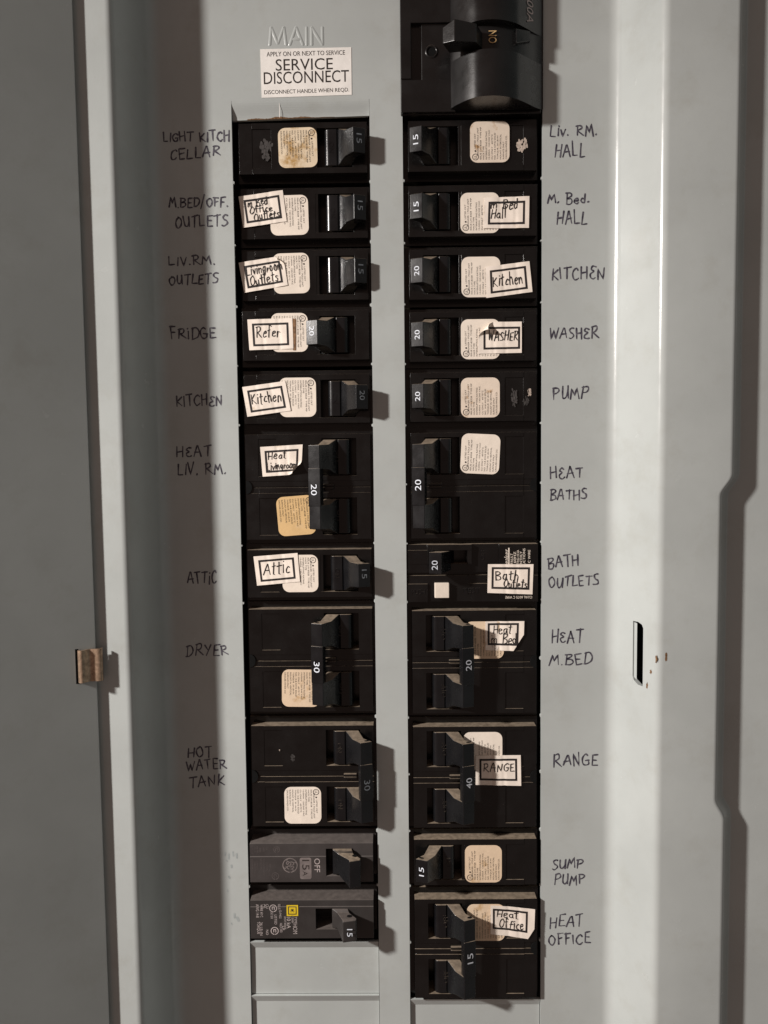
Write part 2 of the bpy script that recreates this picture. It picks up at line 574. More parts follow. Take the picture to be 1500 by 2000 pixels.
# left raised border -------------------------------------------------
lb = at(318, 900, 0)[0]            # foot of the slope
lt = at(243, 900, WR)[0]           # top edge of the slope
FACE_L, FACE_R = lb + 9.0, at(1196, 900, 0)[0] - 8.0
mb = MB()
prof = fillet([(lt - 95, WR), (lt, WR), (lb, 0), (FACE_L, 0)], [0, 3.6, 8.0, 0], 10)
vsn = [V_BOT + (V_TOP - V_BOT) * i / 60 for i in range(61)]
rows = [[(u, v, w) for (u, w) in prof] for v in vsn]
mb.grid(rows)
mb.build('raised_edge', M['paint'], panel, ORG, smooth=True)

# right raised border with the step and the latch slot -----------------
rb = at(1198, 900, 0)[0]
rt = at(1289, 900, WR)[0]
ru = at(1436, 700, WR)[0]          # edge of the raised land
H2 = 7.0
sl_v1 = at(1248, 1214, WR * .55)[1]
sl_v0 = at(1248, 1336, WR * .55)[1]
v_jog_a = at(1440, 955, WR)[1]
v_jog_b = at(1430, 1585, WR)[1]
def edge_shift(v):
    def sm(x):
        x = min(1, max(0, x)); return x * x * (3 - 2 * x)
    return -4.6 * sm((v_jog_a + 6 - v) / 9.0) + 3.6 * sm((v_jog_b + 5 - v) / 9.0)
def right_prof(v):
    e = ru + edge_shift(v)
    return fillet([(FACE_R, 0), (rb, 0), (rt, WR), (e, WR), (e + 5.4, WR - H2), (rt + 110, WR - H2)], [0, 6.0, 4.2, 3.0, 1.2, 0], 8)
P0 = right_prof(0)
# slope points of the profile where the slot is cut
i_lo = 9      # last point of the first fillet
slope_a, slope_b = P0[i_lo], P0[i_lo + 1]
def lerp2(a, b, t):
    return (a[0] + (b[0] - a[0]) * t, a[1] + (b[1] - a[1]) * t)
S0, S1 = 0.44, 0.73
def full_prof(v):
    p = right_prof(v)
    return p[:i_lo + 1] + [lerp2(p[i_lo], p[i_lo + 1], S0), lerp2(p[i_lo], p[i_lo + 1], S1)] + p[i_lo + 1:]
vset = set(V_BOT + (V_TOP - V_BOT) * i / 60 for i in range(61))
for c in (v_jog_a, v_jog_b):
    for k in range(-8, 11):
        vset.add(c + k * 1.0)
vset |= {sl_v0, sl_v1}
vsn = sorted(vset)
mb = MB()
rows = [[(u, v, w) for (u, w) in full_prof(v)] for v in vsn]
for r0, r1 in zip(rows[:-1], rows[1:]):
    for i in range(len(r0) - 1):
        if i == i_lo + 1 and r0[0][1] >= sl_v0 - 1e-6 and r1[0][1] <= sl_v1 + 1e-6:
            continue
        mb.face((r0[i], r0[i + 1], r1[i + 1], r1[i]))
# thickness of the slot and its snipped corners
sa, sb = lerp2(slope_a, slope_b, S0), lerp2(slope_a, slope_b, S1)
dn = (0.92, -0.40)
def sp(t, v, d):
    q = lerp2(sa, sb, t)
    return (q[0] + dn[0] * d, v, q[1] + dn[1] * d)
loop = [(0, sl_v0 + 3.0), (.12, sl_v0 + 1.4), (.55, sl_v0), (1, sl_v0), (1, sl_v1 - 2.2), (.85, sl_v1 - .7), (.5, sl_v1), (0, sl_v1)]
mb.build('raised_edge', M['paint'], panel, ORG, smooth=True)
mb = MB()
mb.grid([[sp(t, v, 0.02) for t, v in loop], [sp(t, v, 2.0) for t, v in loop]], close=True)
mb.face([sp(0, sl_v0, .02), sp(0, sl_v0 + 3.0, .02), sp(.12, sl_v0 + 1.4, .02), sp(.55, sl_v0, .02)])
mb.face([sp(1, sl_v1, .02), sp(1, sl_v1 - 2.2, .02), sp(.85, sl_v1 - .7, .02), sp(.5, sl_v1, .02)])
mb.grid([[sp(0, sl_v0 + 2.6, .7), sp(.26, sl_v0 + 1.6, .75)], [sp(0, sl_v1 - .6, .7), sp(.26, sl_v1 - .9, .75)]])
mb.build('latch_slot', M['paint'], panel, ORG)

# dead front with the two openings -----------------------------------
LU0, LU1 = -0.3, 57.2
RU0, RU1 = 70.9, 129.0
L_TOP, L_BOT = 1.0, at(610, 1838, 0)[1] - 0.3
R_TOP, R_BOT = V_TOP, at(930, 1950, 0)[1] - 0.3
us = [FACE_L, LU0, LU1, RU0, RU1, FACE_R]
S_TOP = 8.5       # slits above the left opening
plate_h = at(610, 1838, 0)[1] - at(610, 1943, 0)[1]
vs_ = sorted({V_BOT, R_BOT, L_BOT, L_TOP, S_TOP, V_TOP})
mb = MB()
def sheet(u0, u1, v0, v1):
    nu = max(1, int((u1 - u0) / 12)); nv = max(1, int((v1 - v0) / 12))
    for i in range(nu):
        for j in range(nv):
            a, b = u0 + (u1 - u0) * i / nu, u0 + (u1 - u0) * (i + 1) / nu
            c, d = v0 + (v1 - v0) * j / nv, v0 + (v1 - v0) * (j + 1) / nv
            mb.face(((a, c, 0), (b, c, 0), (b, d, 0), (a, d, 0)))
sheet(FACE_L, LU0, V_BOT, V_TOP)
sheet(LU0, LU1, S_TOP, V_TOP)
sheet(LU1, RU0, V_BOT, V_TOP)
sheet(RU1, FACE_R, V_BOT, V_TOP)
for (u, v0, v1) in ((LU0, V_BOT, S_TOP), (LU1, V_BOT, S_TOP), (RU0, V_BOT, V_TOP), (RU1, V_BOT, V_TOP)):
    n = 70
    s = 1 if u in (LU0, RU0) else -1
    rows = [[], [], []]
    rr = random.Random(int(u * 10))
    for k in range(n + 1):
        v = v0 + (v1 - v0) * k / n
        rows[0].append((u, v, 0)); rows[1].append((u + .0 * s, v, -.25)); rows[2].append((u, v, -T))
    mb.grid(rows)
# tongue above the left opening, pressed in between its two slits
TONGUE_W = -1.5
tl_v, tr_v = at(453, 236, TONGUE_W)[1], at(719, 226, TONGUE_W)[1]
def tongue_v(u):
    return tl_v + (tr_v - tl_v) * (u - LU0) / (LU1 - LU0)
rows = []
for k in range(9):
    t = k / 8
    w = TONGUE_W * (t * t * (3 - 2 * t))
    ua_, ub_ = LU0 + .12, LU1 - .12
    va_, vb_ = S_TOP + (tongue_v(ua_) - S_TOP) * t, S_TOP + (tongue_v(ub_) - S_TOP) * t
    rows.append([(ua_, va_, w), (ub_, vb_, w), (ub_, vb_, w - T), (ua_, va_, w - T)])
mb.loft(rows)
rr = random.Random(12)
for k in range(1, 15):
    for u, sg, lim in ((LU0, 1, L_BOT), (LU1, -1, L_BOT), (RU0, 1, R_BOT), (RU1, -1, R_BOT)):
        v = -25.4 * k + .9 + rr.uniform(-.5, .5)
        if v < lim + 4 or (k in (6, 9, 11) and u < 60):
            continue
        d = rr.uniform(.35, .75)
        h_ = rr.uniform(.5, .9)
        lo_ = [(u - sg * .02, v - h_, -.05), (u + sg * d, v - h_ * .4, -.12), (u + sg * d, v + h_ * .4, -.12), (u - sg * .02, v + h_, -.05)]
        mb.loft([[(a_, b_, c_ - T * .8) for a_, b_, c_ in lo_], lo_])
mb.build('dead_front', M['paint'], panel, ORG, smooth=False)

# breakout plates left in the cover below the breakers
def plate(u0, u1, top, h, depth, last=False):
    mb = MB()
    n = 6
    sec = [(0.12, -.05), (.5, -.15), (3.6, -depth), (h * .5, -depth * 1.02), (h - .05, -depth * .95)]
    rows = []
    for d, w in sec:
        rows.append([(u0 + .2, top - d, w), (u1 - .2, top - d, w), (u1 - .2, top - d, w - T), (u0 + .2, top - d, w - T)])
    mb.loft(rows)
    mb.build('breakout_plate', M['paint'], panel, ORG)
for k in range(3):
    plate(LU0, LU1, L_BOT - k * plate_h, plate_h, 1.5)
for k in range(2):
    plate(RU0, RU1, R_BOT - k * plate_h, plate_h, 1.5)

# dark inside of the box
mb = MB()
mb.box(lt - 60, rt + 60, V_BOT, V_TOP, -62, -60)
mb.build('back_plate', M['void'], panel, ORG)

# embossed MAIN -------------------------------------------------------
mb = MB()
EMB = {'M': [[(0, 0), (.1, 1)], [(.1, 1), (.48, .08)], [(.48, .08), (.86, 1)], [(.86, 1), (.98, 0)]],
       'A': [[(0, 0), (.48, 1)], [(.48, 1), (.98, 0)], [(.22, .32), (.76, .32)]],
       'I': [[(.5, 0), (.5, 1)]],
       'N': [[(.05, 0), (.05, 1)], [(.05, 1), (.9, 0)], [(.9, 0), (.9, 1)]]}
for ch, xa, xb in (('M', 527, 559), ('A', 566, 592), ('I', 593, 605), ('N', 608, 632)):
    (ua, va), (ub, vb) = at(xa, 88, 0), at(xb, 53, 0)
    for st in EMB[ch]:
        a = Vector((ua + (ub - ua) * st[0][0], va + (vb - va) * st[0][1]))
        b = Vector((ua + (ub - ua) * st[1][0], va + (vb - va) * st[1][1]))
        d = (b - a).normalized(); nn = Vector((-d.y, d.x))
        loops = []
        for t, sc in ((-.35, .02), (-.15, .7), (.15, 1), (1, 1)) :
            pass
        L_ = (b - a).length
        for t, sc in ((-.45, .05), (-.2, .75), (.1, 1), (L_ - .1, 1), (L_ + .2, .75), (L_ + .45, .05)):
            c = a + d * t
            loops.append([(c.x + nn.x * x * sc, c.y + nn.y * x * sc, z * sc + .0) for x, z in ((-.78, -.04), (-.46, .10), (-.16, .19), (.16, .19), (.46, .10), (.78, -.04))])
        mb.grid(loops)
mb.build('embossed_lettering', M['paint'], panel, ORG, smooth=True)

# SERVICE DISCONNECT sticker ------------------------------------------
def quad_frame(c, w):
    """frame over four corners (tl, tr, br, bl) given as (u,v): s,t in 0..1"""
    tl, tr, br, bl = c
    def F(s, t, h=0.0):
        p = [(bl[i] * (1 - s) + br[i] * s) * (1 - t) + (tl[i] * (1 - s) + tr[i] * s) * t for i in (0, 1)]
        return (p[0], p[1], w + h)
    return F
cs = [at(508, 96, .2), at(686, 92, .2), at(687, 185, .2), at(511, 191, .2)]
F = quad_frame(cs, .16)
mb = MB()
mb.grid([[F(i / 8, j / 5) for i in range(9)] for j in range(6)])
edge = [F(0, 0), F(1, 0), F(1, 1), F(0, 1)]
mb.grid([edge, [(p[0], p[1], 0.01) for p in edge]], close=True)
o = mb.build('warning_sticker', M['white'], panel, ORG)
wd = math.dist(cs[0], cs[1]); ht = math.dist(cs[0], cs[3])
Fm = lambda s, t, h=0: F(s / wd, t / ht, h)
mb = MB()
put_text(mb, 'APPLY ON OR NEXT TO SERVICE', Fm, wd * .5, ht * .845, 1.85, wd * .86, 'c', .05)
put_text(mb, 'SERVICE', Fm, wd * .48, ht * .545, 4.7, wd * .63, 'c', .05)
put_text(mb, 'DISCONNECT', Fm, wd * .5, ht * .275, 4.9, wd * .94, 'c', .05)
put_text(mb, 'DISCONNECT HANDLE WHEN REQD.', Fm, wd * .5, ht * .055, 1.9, wd * .94, 'c', .05)
mb.build('printed_text', M['print'], o, (0, 0, 0)) if False else mb.build('printed_text', M['print'], o, ORG)

# handwritten circuit names ------------------------------------------
PEN = 0.66
def hand_px(lines, seed, ink='marker', pen=PEN, name='handwritten_name'):
    """lines: (text, x0, baseline y at x0, x1, cap height px, rise px over the line)"""
    mb = MB()
    for k, ln in enumerate(lines):
        s, x0, y0, x1, h, rise = ln[:6]
        (ua, va), (ub, vb) = at(x0, y0, 0), at(x1, y0 - rise, 0)
        k_mm = math.dist(at(x0, y0, 0), at(x0, y0 - 100, 0)) / 100
        write_hand(mb, s, lambda a, b, c=0: (a, b, .05 + c), ua, va, ub, h * k_mm, pen, 0, seed * 10 + k, (vb - va) / (ub - ua), ln[6] if len(ln) > 6 else 0.0, .003)
    return mb.build(name, M[ink], panel, ORG)
hand_px([('LIGHT KITCH', 319, 277, 449, 18, 2), ('CELLAR', 333, 312, 430, 19, 8)], 1)
hand_px([('M.BED/OFF.', 330, 405, 445, 19, 2), ('OUTLETS', 343, 444, 444, 20, 2)], 2)
hand_px([('LIV.RM.', 330, 518, 420, 18, 2), ('OUTLETS', 331, 556, 425, 19, 4)], 3)
hand_px([('FRiDGE', 334, 661, 421, 21, 0)], 4)
hand_px([('KITCHeN', 344, 793, 434, 20, 1)], 5)
hand_px([('HeAT', 345, 892, 412, 20, 2), ('LIV. RM.', 347, 928, 441, 21, 2)], 6)
hand_px([('ATTiC', 367, 1140, 422, 22, 2)], 7)
hand_px([('DRYER', 364, 1281, 446, 20, 2)], 8)
hand_px([('HOT', 367, 1478, 414, 19, 0), ('WATER', 364, 1505, 442, 19, 4), ('TANK', 370, 1538, 438, 19, 4)], 9)
hand_px([('Liv. RM.', 1074, 266, 1166, 21, 2), ('HALL', 1083, 307, 1142, 26, 2)], 10)
hand_px([('M. Bxd.', 1070, 398, 1150, 19, 2), ('HALL', 1087, 439, 1146, 25, 3)], 11)
hand_px([('KITCHeN', 1077, 546, 1180, 22, 2)], 12)
hand_px([('WASHeR', 1073, 662, 1168, 22, 2)], 13)
hand_px([('PUMP', 1080, 780, 1148, 24, 2)], 14)
hand_px([('HeAT', 1075, 935, 1138, 20, 4), ('BATHS', 1074, 978, 1145, 20, 4)], 15)
hand_px([('BATH', 1071, 1110, 1130, 21, 6), ('OUTLETS', 1072, 1147, 1168, 20, 4)], 16)
hand_px([('HeAT', 1078, 1256, 1138, 23, 2), ('M.BED', 1073, 1301, 1156, 21, 6)], 17)
hand_px([('RANGE', 1081, 1496, 1167, 23, 2)], 18)
hand_px([('SUMP', 1078, 1697, 1138, 18, 3), ('PUMP', 1083, 1728, 1141, 19, 2)], 19)
hand_px([('HEAT', 1074, 1811, 1138, 21, 4), ('OFFICE', 1072, 1845, 1152, 20, 4)], 20)
# traces of wiped off names
mb = MB()
rr = random.Random(3)
for (x, y) in ((440, 1665), (447, 1668), (455, 1664), (462, 1668), (442, 1680), (452, 1690), (447, 1712), (444, 1738), (458, 1785), (463, 1792), (452, 1803)):
    u, v = at(x, y)
    ribbon(mb, [(u, v), (u + rr.uniform(-.3, .6), v - rr.uniform(.3, 2.2))], lambda a, b, c=0: (a, b, .05 + c), rr.uniform(.5, 1.1), rr.uniform(0, .01), rr)
mb.build('wiped_writing', M['ghost'], panel, ORG)

# chips in the enamel
mb = MB()
u, v = at(545.5, 202, -.2); u2, v2 = at(546.5, 232, -1.3)
ribbon(mb, [(u, v), (u + .12, v * .6 + v2 * .4), (u2, v2 + .5)], lambda a, b, c=0: (a, b, TONGUE_W * min(1, max(0, (S_TOP - b) / 9.5)) ** 1.6 + .05), .22, 0, random.Random(2))
mb.build('paint_chip', M['white'], panel, ORG)

# rust -----------------------------------------------------------------
def blob(mb, F, cx, cy, rx, ry, seed, n=14, w=0.0, rag=.35):
    rr = random.Random(seed)
    hs_ = [(rr.randint(2, 9), rr.uniform(0, 6.28), rr.uniform(.2, .6)) for _ in range(5)]
    ring = []
    for k in range(n):
        t = 2 * math.pi * k / n
        m = 1 + rag * sum(a_ * math.sin(q * t + p_) for q, p_, a_ in hs_) + rr.uniform(-rag, rag) * .15
        ring.append(F(cx + rx * m * math.cos(t), cy + ry * m * math.sin(t), w))
    mb.face(ring)
mb = MB()
def on_slope(px, py):
    # meets the slope of the right border
    best = None
    for k in range(200):
        w = WR * k / 199
        u = rb + (rt - rb) * k / 199
        d = abs(at(px, py, w)[0] - u)
        if best is None or d < best[0]:
            best = (d, w, u, at(px, py, w)[1])
    return best[1:]
for px, py, ry, sd in ((1282, 1287, 1.5, 1), (1264, 1339, 1.2, 3), (1271, 1312, 1.0, 4)):
    w, u, v = on_slope(px, py)
    sx_ = Vector((rt - rb, WR)).normalized()
    blob(mb, lambda s, t, h=0: (u + s * sx_.x - .06 * sx_.y, v + t, w + s * sx_.y + .06 * sx_.x), 0, 0, .5, ry, sd)
u, v = at(1301, 1283, WR)
blob(mb, lambda s, t, h=0: (s, t, WR + .06), u, v, .45, 1.9, 2)
rr = random.Random(8)
mb.build('rust_spot', M['rust'], panel, ORG)
mb = MB()
top, bot = [], []
for k in range(60):
    u = 6 + k * .62
    v = tongue_v(u) + .02
    hgt = (.25 + .55 * (0.5 + 0.5 * math.sin(k * .37)) + .25 * rr.random()) * math.exp(-((k - 22) / 24) ** 2)
    top.append((u, v + hgt, TONGUE_W + .05 + hgt * .08))
    bot.append((u, v, TONGUE_W + .05))
mb.grid([bot, top])
mb.build('rust_stain', M['rust'], panel, ORG)

# ================================================================== THE DOOR
DW = 25.1
d_top, d_bot = at(141, 0, DW), at(214, 2000, DW)
d_u = (d_top[0] + d_bot[0]) / 2
TH = math.radians(31.4)
dorg = (d_u, -470.0, DW)
door = thing('panel_door', 'grey steel panel door swung open to the left of the breakers', 'door', dorg)
def D(s, v, h=0.0):
    """s: distance from the hinge edge across the door, h: off its face"""
    return (d_u - s * math.cos(TH) + h * math.sin(TH), v, DW + s * math.sin(TH) + h * math.cos(TH))
def edge_u(v):
    t = (v - d_top[1]) / (d_bot[1] - d_top[1])
    return (d_top[0] - d_u) * (1 - t) + (d_bot[0] - d_u) * t
mb = MB()
def DE(s, v, h=0.0):
    p = D(s, v, h)
    return (p[0] + edge_u(v), p[1], p[2])
vv = [V_BOT + (V_TOP - V_BOT) * i / 50 for i in range(51)]
loops = []
for v in vv:
    loops.append([DE(0.25, v, 0), DE(75, v, 0), DE(150, v, 0), DE(150, v, -1.3), DE(0, v, -1.3), DE(0, v, -.25)])
mb.loft(loops)
mb.build('door_leaf', M['paint'], door, dorg)
# bronzed spring clip that reaches past the edge
cv1, cv0 = at(178, 1269, DW + 3)[1], at(178, 1332, DW + 3)[1]
cu_ = edge_u((cv0 + cv1) / 2)
mb = MB()
prof = smooth_line([(7.0, -.6), (6.9, 1.1), (5.9, 2.0), (4.4, 1.6), (2.8, .9), (1.2, 1.5), (-.4, 2.4), (-1.8, 2.3), (-2.4, 1.0)], 5)
outer, inner = [], []
for i, p in enumerate(prof):
    a = prof[max(i - 1, 0)]; b = prof[min(i + 1, len(prof) - 1)]
    d = Vector((b[0] - a[0], b[1] - a[1])).normalized()
    outer.append(p); inner.append((p[0] - d.y * -.7 * -1, p[1] + d.x * .7 * 1))
loops = []
for v in (cv0, cv1):
    ring = [DE(s, v, h) for s, h in outer] + [DE(s, v, h) for s, h in reversed(inner)]
    loops.append(ring)
mb.grid([[l[i] for l in loops] for i in range(len(loops[0]))] + [[l[0] for l in loops]])
for l in loops:
    n = len(outer)
    for i in range(n - 1):
        mb.face((l[i], l[i + 1], l[2 * n - 2 - i], l[2 * n - 1 - i]))
mb.build('latch_clip', M['bronze'], door, dorg, smooth=True, auto=40)
mb = MB()
mb.face([DE(7.9, cv0 - .5, .05), DE(6.6, cv0 - .5, .05), DE(6.6, cv1 + .5, .05), DE(7.9, cv1 + .5, .05)])
mb.build('clip_slot', M['void'], door, dorg)

# ================================================================== BREAKERS
GRP1 = 'single-width breakers plugged into the panel'
GRP2 = 'double-width breakers plugged into the panel'
RATING = ['      LISTED CKT', 'BREAKER {p} POLE UNIT', 'ISSUE LW-8328  TYPE MP', 'HACR TYPE', 'INTERRUPTING RATING', '10,000A  120/240 VAC',
          'CU ONLY   60/75\u00b0C', 'NO. 14-8 AWG SOLID', 'TORQUE  20 LB-IN', 'MOUNT IN VERTICAL', 'SURFACE ONLY', 'CROUSE-HINDS CO.']

class Frame:
    """a: from the inner (handle) end outwards, b: across, w: height. Left row is turned half round."""
    def __init__(s, side, vc, wf):
        s.side, s.vc, s.wf = side, vc, wf
    def p(s, a, b, w):
        if s.side == 'R':
            return (70.9 + a, s.vc + b, s.wf + w)
        return (58.2 - a, s.vc - b, s.wf + w)
    def ab(s, px, py, w=0.0):
        u, v = at(px, py, s.wf + w)
        return (u - 70.9, v - s.vc) if s.side == 'R' else (58.2 - u, s.vc - v)

def mapped(mb, fr):
    mb.xform(lambda c: Vector(fr.p(c[0], c[1], c[2])))
    return mb

NOSE0, NOSE1 = 2.3, 55.9
WIN0, WIN1, WINH = 8.2, 23.2, 8.0
SHO = -5.4

def body_cells(poles):
    nh = 10.35
    a = [0, NOSE0, WIN0, WIN1, 24.4, 42.4, 50.4, NOSE1, 57.3]
    if poles == 1:
        b = [-12.55, -nh, -WINH, WINH, nh, 12.55]
        H = []
        for j in range(5):
            row = []
            for i in range(8):
                w = SHO
                if 1 <= i <= 6 and 1 <= j <= 3:
                    w = 0.0
                    if j == 2 and i == 2: w = -9.0
                    if j == 2 and i == 5: w = -0.45
                    if j == 2 and i == 3: w = -0.12
                    if i == 6: w = -0.25
                row.append(w)
            H.append(row)
        return a, b, H
    nh2 = 22.6
    b = [-25.2, -nh2, -12.7 - WINH, -12.7 + WINH, -2.6, -.25, .25, 2.6, 12.7 - WINH, 12.7 + WINH, nh2, 25.2]
    H = []
    for j in range(11):
        row = []
        for i in range(8):
            w = SHO
            if 1 <= i <= 6 and 1 <= j <= 9:
                w = 0.0
                if j in (2, 8):
                    if i == 2: w = -9.0
                    if i == 5: w = -0.45
                if 4 <= j <= 6: w = -0.3
                if j == 5: w = -0.7
                if i == 6: w = w - 0.25
            row.append(w)
        H.append(row)
    return a, b, H

AXIS = 15.5
def flip(on, a):
    return a if on else 2 * AXIS - a

def lever(mb, on, b0, tip_hw=5.0):
    """rocker handle: drum in the window and the leaning lever"""
    hw = 7.4
    sec = [(12.0, -8.5), (20.0, -8.5), (20.0, -1.3), (19.85, -.75), (19.5, -.25), (19.0, 0.12), (18.4, 0.32), (17.8, .36), (14.9, 0.35), (14.4, -.5), (12.0, -.6)]
    mb.loft([[(flip(on, x), b0 + q, w) for x, w in sec] for q in (-hw, hw)])
    # raised lip at the lever root
    secs = [  # (left a,w) (right a,w) half width
        ((9.6, -3.0), (16.0, -3.0), 7.4),
        ((8.6, 0.2), (14.2, 0.5), 7.4),
        ((6.6, 3.2), (11.4, 4.2), 5.3),
        ((2.75, 6.45), (7.65, 8.33), tip_hw)]
    loops = []
    for l, r, hw in secs:
        loops.append([(flip(on, l[0]), b0 - hw, l[1]), (flip(on, r[0]), b0 - hw, r[1]), (flip(on, r[0]), b0 + hw, r[1]), (flip(on, l[0]), b0 + hw, l[1])])
    mb.loft(loops)

TIPC = ((2.75, 6.45), (7.65, 8.33))
def tip_frame(fr, on, b0, lift=0.0):
    """frame on the end face of the lever; s runs along b (reading direction), t across it"""
    l, r = TIPC
    ln = math.dist(l, r)
    ca, cw = (l[0] + r[0]) / 2, (l[1] + r[1]) / 2
    da, dw = (r[0] - l[0]) / ln, (r[1] - l[1]) / ln
    sg = 1 if on else -1
    def F(s, t, h=0.0):
        # reading direction: +b for both rows (right row turned up, left row turned down)
        # up of letters points to -a
        a = ca - da * t * sg - dw * h - dw * lift
        w = cw - dw * t * sg + da * h + da * lift
        return fr.p(flip(on, a), b0 + s, w)
    return F

def rating_label(root, org, fr, rect, mat, poles, seed, rot=0.0, cut=None):
    """rect in photo px (x0,y0,x1,y1) on the breaker face"""
    x0, y0, x1, y1 = rect
    a0, b0 = fr.ab(x0, y0); a1, b1 = fr.ab(x1, y1)
    a0, a1 = sorted((a0, a1)); b0, b1 = sorted((b0, b1))
    ca, cb = (a0 + a1) / 2, (b0 + b1) / 2
    ha, hb = (a1 - a0) / 2, (b1 - b0) / 2
    c, s_ = math.cos(rot), math.sin(rot)
    def F(s, t, h=0.0):
        # s along reading direction (+b), t upwards in the text = towards the handle (-a)
        A, B = -t, s
        A, B = A * c - B * s_, A * s_ + B * c
        return fr.p(ca + A, cb + B, .16 + h)
    mb = MB()
    r = 3.0
    out = []
    for sx, sy, a_ in ((1, 1, 0), (-1, 1, 90), (-1, -1, 180), (1, -1, 270)):
        for k in range(7):
            t = math.radians(a_ + 15 * k)
            out.append((sx * (hb - r) + r * math.cos(t), sy * (ha - r) + r * math.sin(t)))
    mb.face([F(*q) for q in out])
    mb.grid([[F(*q) for q in out], [F(q[0], q[1], -.15) for q in out]], close=True)
    o = mb.build('rating_label', mat, root, org)
    mb = MB()
    n = len(RATING)
    for k, ln in enumerate(RATING):
        y = ha - 2.3 - k * (2 * ha - 2.9) / (n - .6)
        t = ln.format(p=poles).strip()
        ind = 4.6 if k == 0 else (1.6 if k == 1 else .0)
        ww = min(2 * hb - 2.4 - ind, len(t) * .60)
        put_text(mb, t, F, -hb + 1.2 + ind, y, .62, ww, 'l', .04)
    # underwriter mark: ring with letters, and a small dot
    cx, cy, R_ = -hb + 2.3, ha - 2.2, 1.35
    ring = lambda q: [F(cx + q * math.cos(2 * math.pi * k / 20), cy + q * math.sin(2 * math.pi * k / 20), .05) for k in range(20)]
    mb.grid([ring(R_), ring(R_ - .25)], close=True)
    put_text(mb, 'UL', F, cx, cy - .55, 1.1, 1.3, 'c', .05)
    blob(mb, lambda a_, b_, w_: F(a_, b_, .05), cx + 2.4, cy + .0, .38, .38, 1, 10, 0, .1)
    mb.build('printed_text', M['print'], o, org, recalc=False)
    return o

def circuit_sticker(root, org, fr, corners, lines, seed, pen=.38, curl=None, cut=None, lift=.42, ink='pen', frame=(.095, .12, .905, .86), rounded=False, wave=0.0):
    """paper label over four photo points (tl,tr,br,bl); lines: (text, s0, t0, s1, height) in label fractions"""
    q = []
    for px, py in corners:
        u, v = at(px, py, fr.wf + lift)
        q.append((u, v))
    tl, tr, br, bl = q
    wd = math.dist(tl, tr); ht = math.dist(tl, bl)
    rr = random.Random(seed)
    ph = rr.uniform(0, 6)
    def base(s, t):
        return [(bl[i] * (1 - s) + br[i] * s) * (1 - t) + (tl[i] * (1 - s) + tr[i] * s) * t for i in (0, 1)]
    def F(s, t, h=0.0):
        """s,t in mm from the lower left corner"""
        S, T_ = s / wd, t / ht
        p = base(S, T_)
        z = fr.wf + lift + h + .07 * math.sin(S * 9 + ph) + .05 * math.sin(S * 17 + T_ * 5 + 2 * ph) + wave * math.sin(S * 5 + ph) * .4
        for c_ in (.36 + .05 * math.sin(ph), .66 + .04 * math.cos(ph)):
            z -= .16 * math.exp(-(((S - c_) * wd + .5 * (T_ - .5)) / .55) ** 2)
        if curl:
            # roll a corner up: corner (cs,ct), radius of effect
            cs_, ct_, rad, amt = curl
            d = ((cs_ - S) * wd * (1 if cs_ else -1) + (ct_ - T_) * ht * (1 if ct_ else -1))
            d = max(0, rad - abs((cs_ - S) * wd) - abs((ct_ - T_) * ht)) / rad
            if d > 0:
                dirx = (.5 - cs_) * 2; diry = (.5 - ct_) * 2
                z += amt * d * d * 1.2
                p[0] += dirx * d * d * rad * .50
                p[1] += diry * d * d * rad * .50
        return (p[0], p[1], z)
    nx, ny = 30, 22
    def trim(mb_):
        if cut:
            (sa_, ta_), (sb_, tb_) = cut
            p_ = Vector((sa_ * wd, ta_ * ht, 0)); d_ = Vector((sb_ * wd, tb_ * ht, 0)) - p_
            bmesh.ops.bisect_plane(mb_.bm, geom=mb_.bm.verts[:] + mb_.bm.edges[:] + mb_.bm.faces[:], plane_co=p_, plane_no=Vector((d_.y, -d_.x, 0)), clear_outer=True)
    mb = MB()
    for i in range(nx):
        for j in range(ny):
            mb.face([(wd * (i + x) / nx, ht * (j + y) / ny, 0) for x, y in ((0, 0), (1, 0), (1, 1), (0, 1))])
    trim(mb)
    mb.xform(lambda c: Vector(F(c[0], c[1], 0)))
    ext = bmesh.ops.extrude_face_region(mb.bm, geom=mb.bm.faces[:])
    bmesh.ops.translate(mb.bm, verts=[g for g in ext['geom'] if isinstance(g, bmesh.types.BMVert)], vec=(0, 0, -.10))
    o = mb.build('circuit_sticker', M['sticker'], root, org, smooth=True, auto=35)
    # printed frame
    f0, f1, f2, f3 = frame
    mb = MB()
    x0, y0, x1, y1 = f0 * wd, f1 * ht, f2 * wd, f3 * ht
    fw = .85
    segs = [((x0, y0, x1, y0 + fw)), ((x0, y1 - fw, x1, y1)), ((x0, y0 + fw, x0 + fw, y1 - fw)), ((x1 - fw, y0 + fw, x1, y1 - fw))]
    for a, b, c, d in segs:
        n = 24
        for k in range(n):
            if c - a > d - b:
                P = ((a + (c - a) * k / n, b), (a + (c - a) * (k + 1) / n, b), (a + (c - a) * (k + 1) / n, d), (a + (c - a) * k / n, d))
            else:
                P = ((a, b + (d - b) * k / n), (c, b + (d - b) * k / n), (c, b + (d - b) * (k + 1) / n), (a, b + (d - b) * (k + 1) / n))
            mb.face([(*z, 0) for z in P])
    trim(mb)
    mb.xform(lambda c: Vector(F(c[0], c[1], .07)))
    mb.build('printed_frame', M['border'], o, org)
    mb = MB()
    for k, (s, s0, t0, s1, h) in enumerate(lines):
        write_hand(mb, s, F, s0 * wd, t0 * ht, s1 * wd, h * ht, pen, .12, seed * 7 + k, 0, .06, .004)
    mb.build('handwriting', M[ink], o, org)
    return o

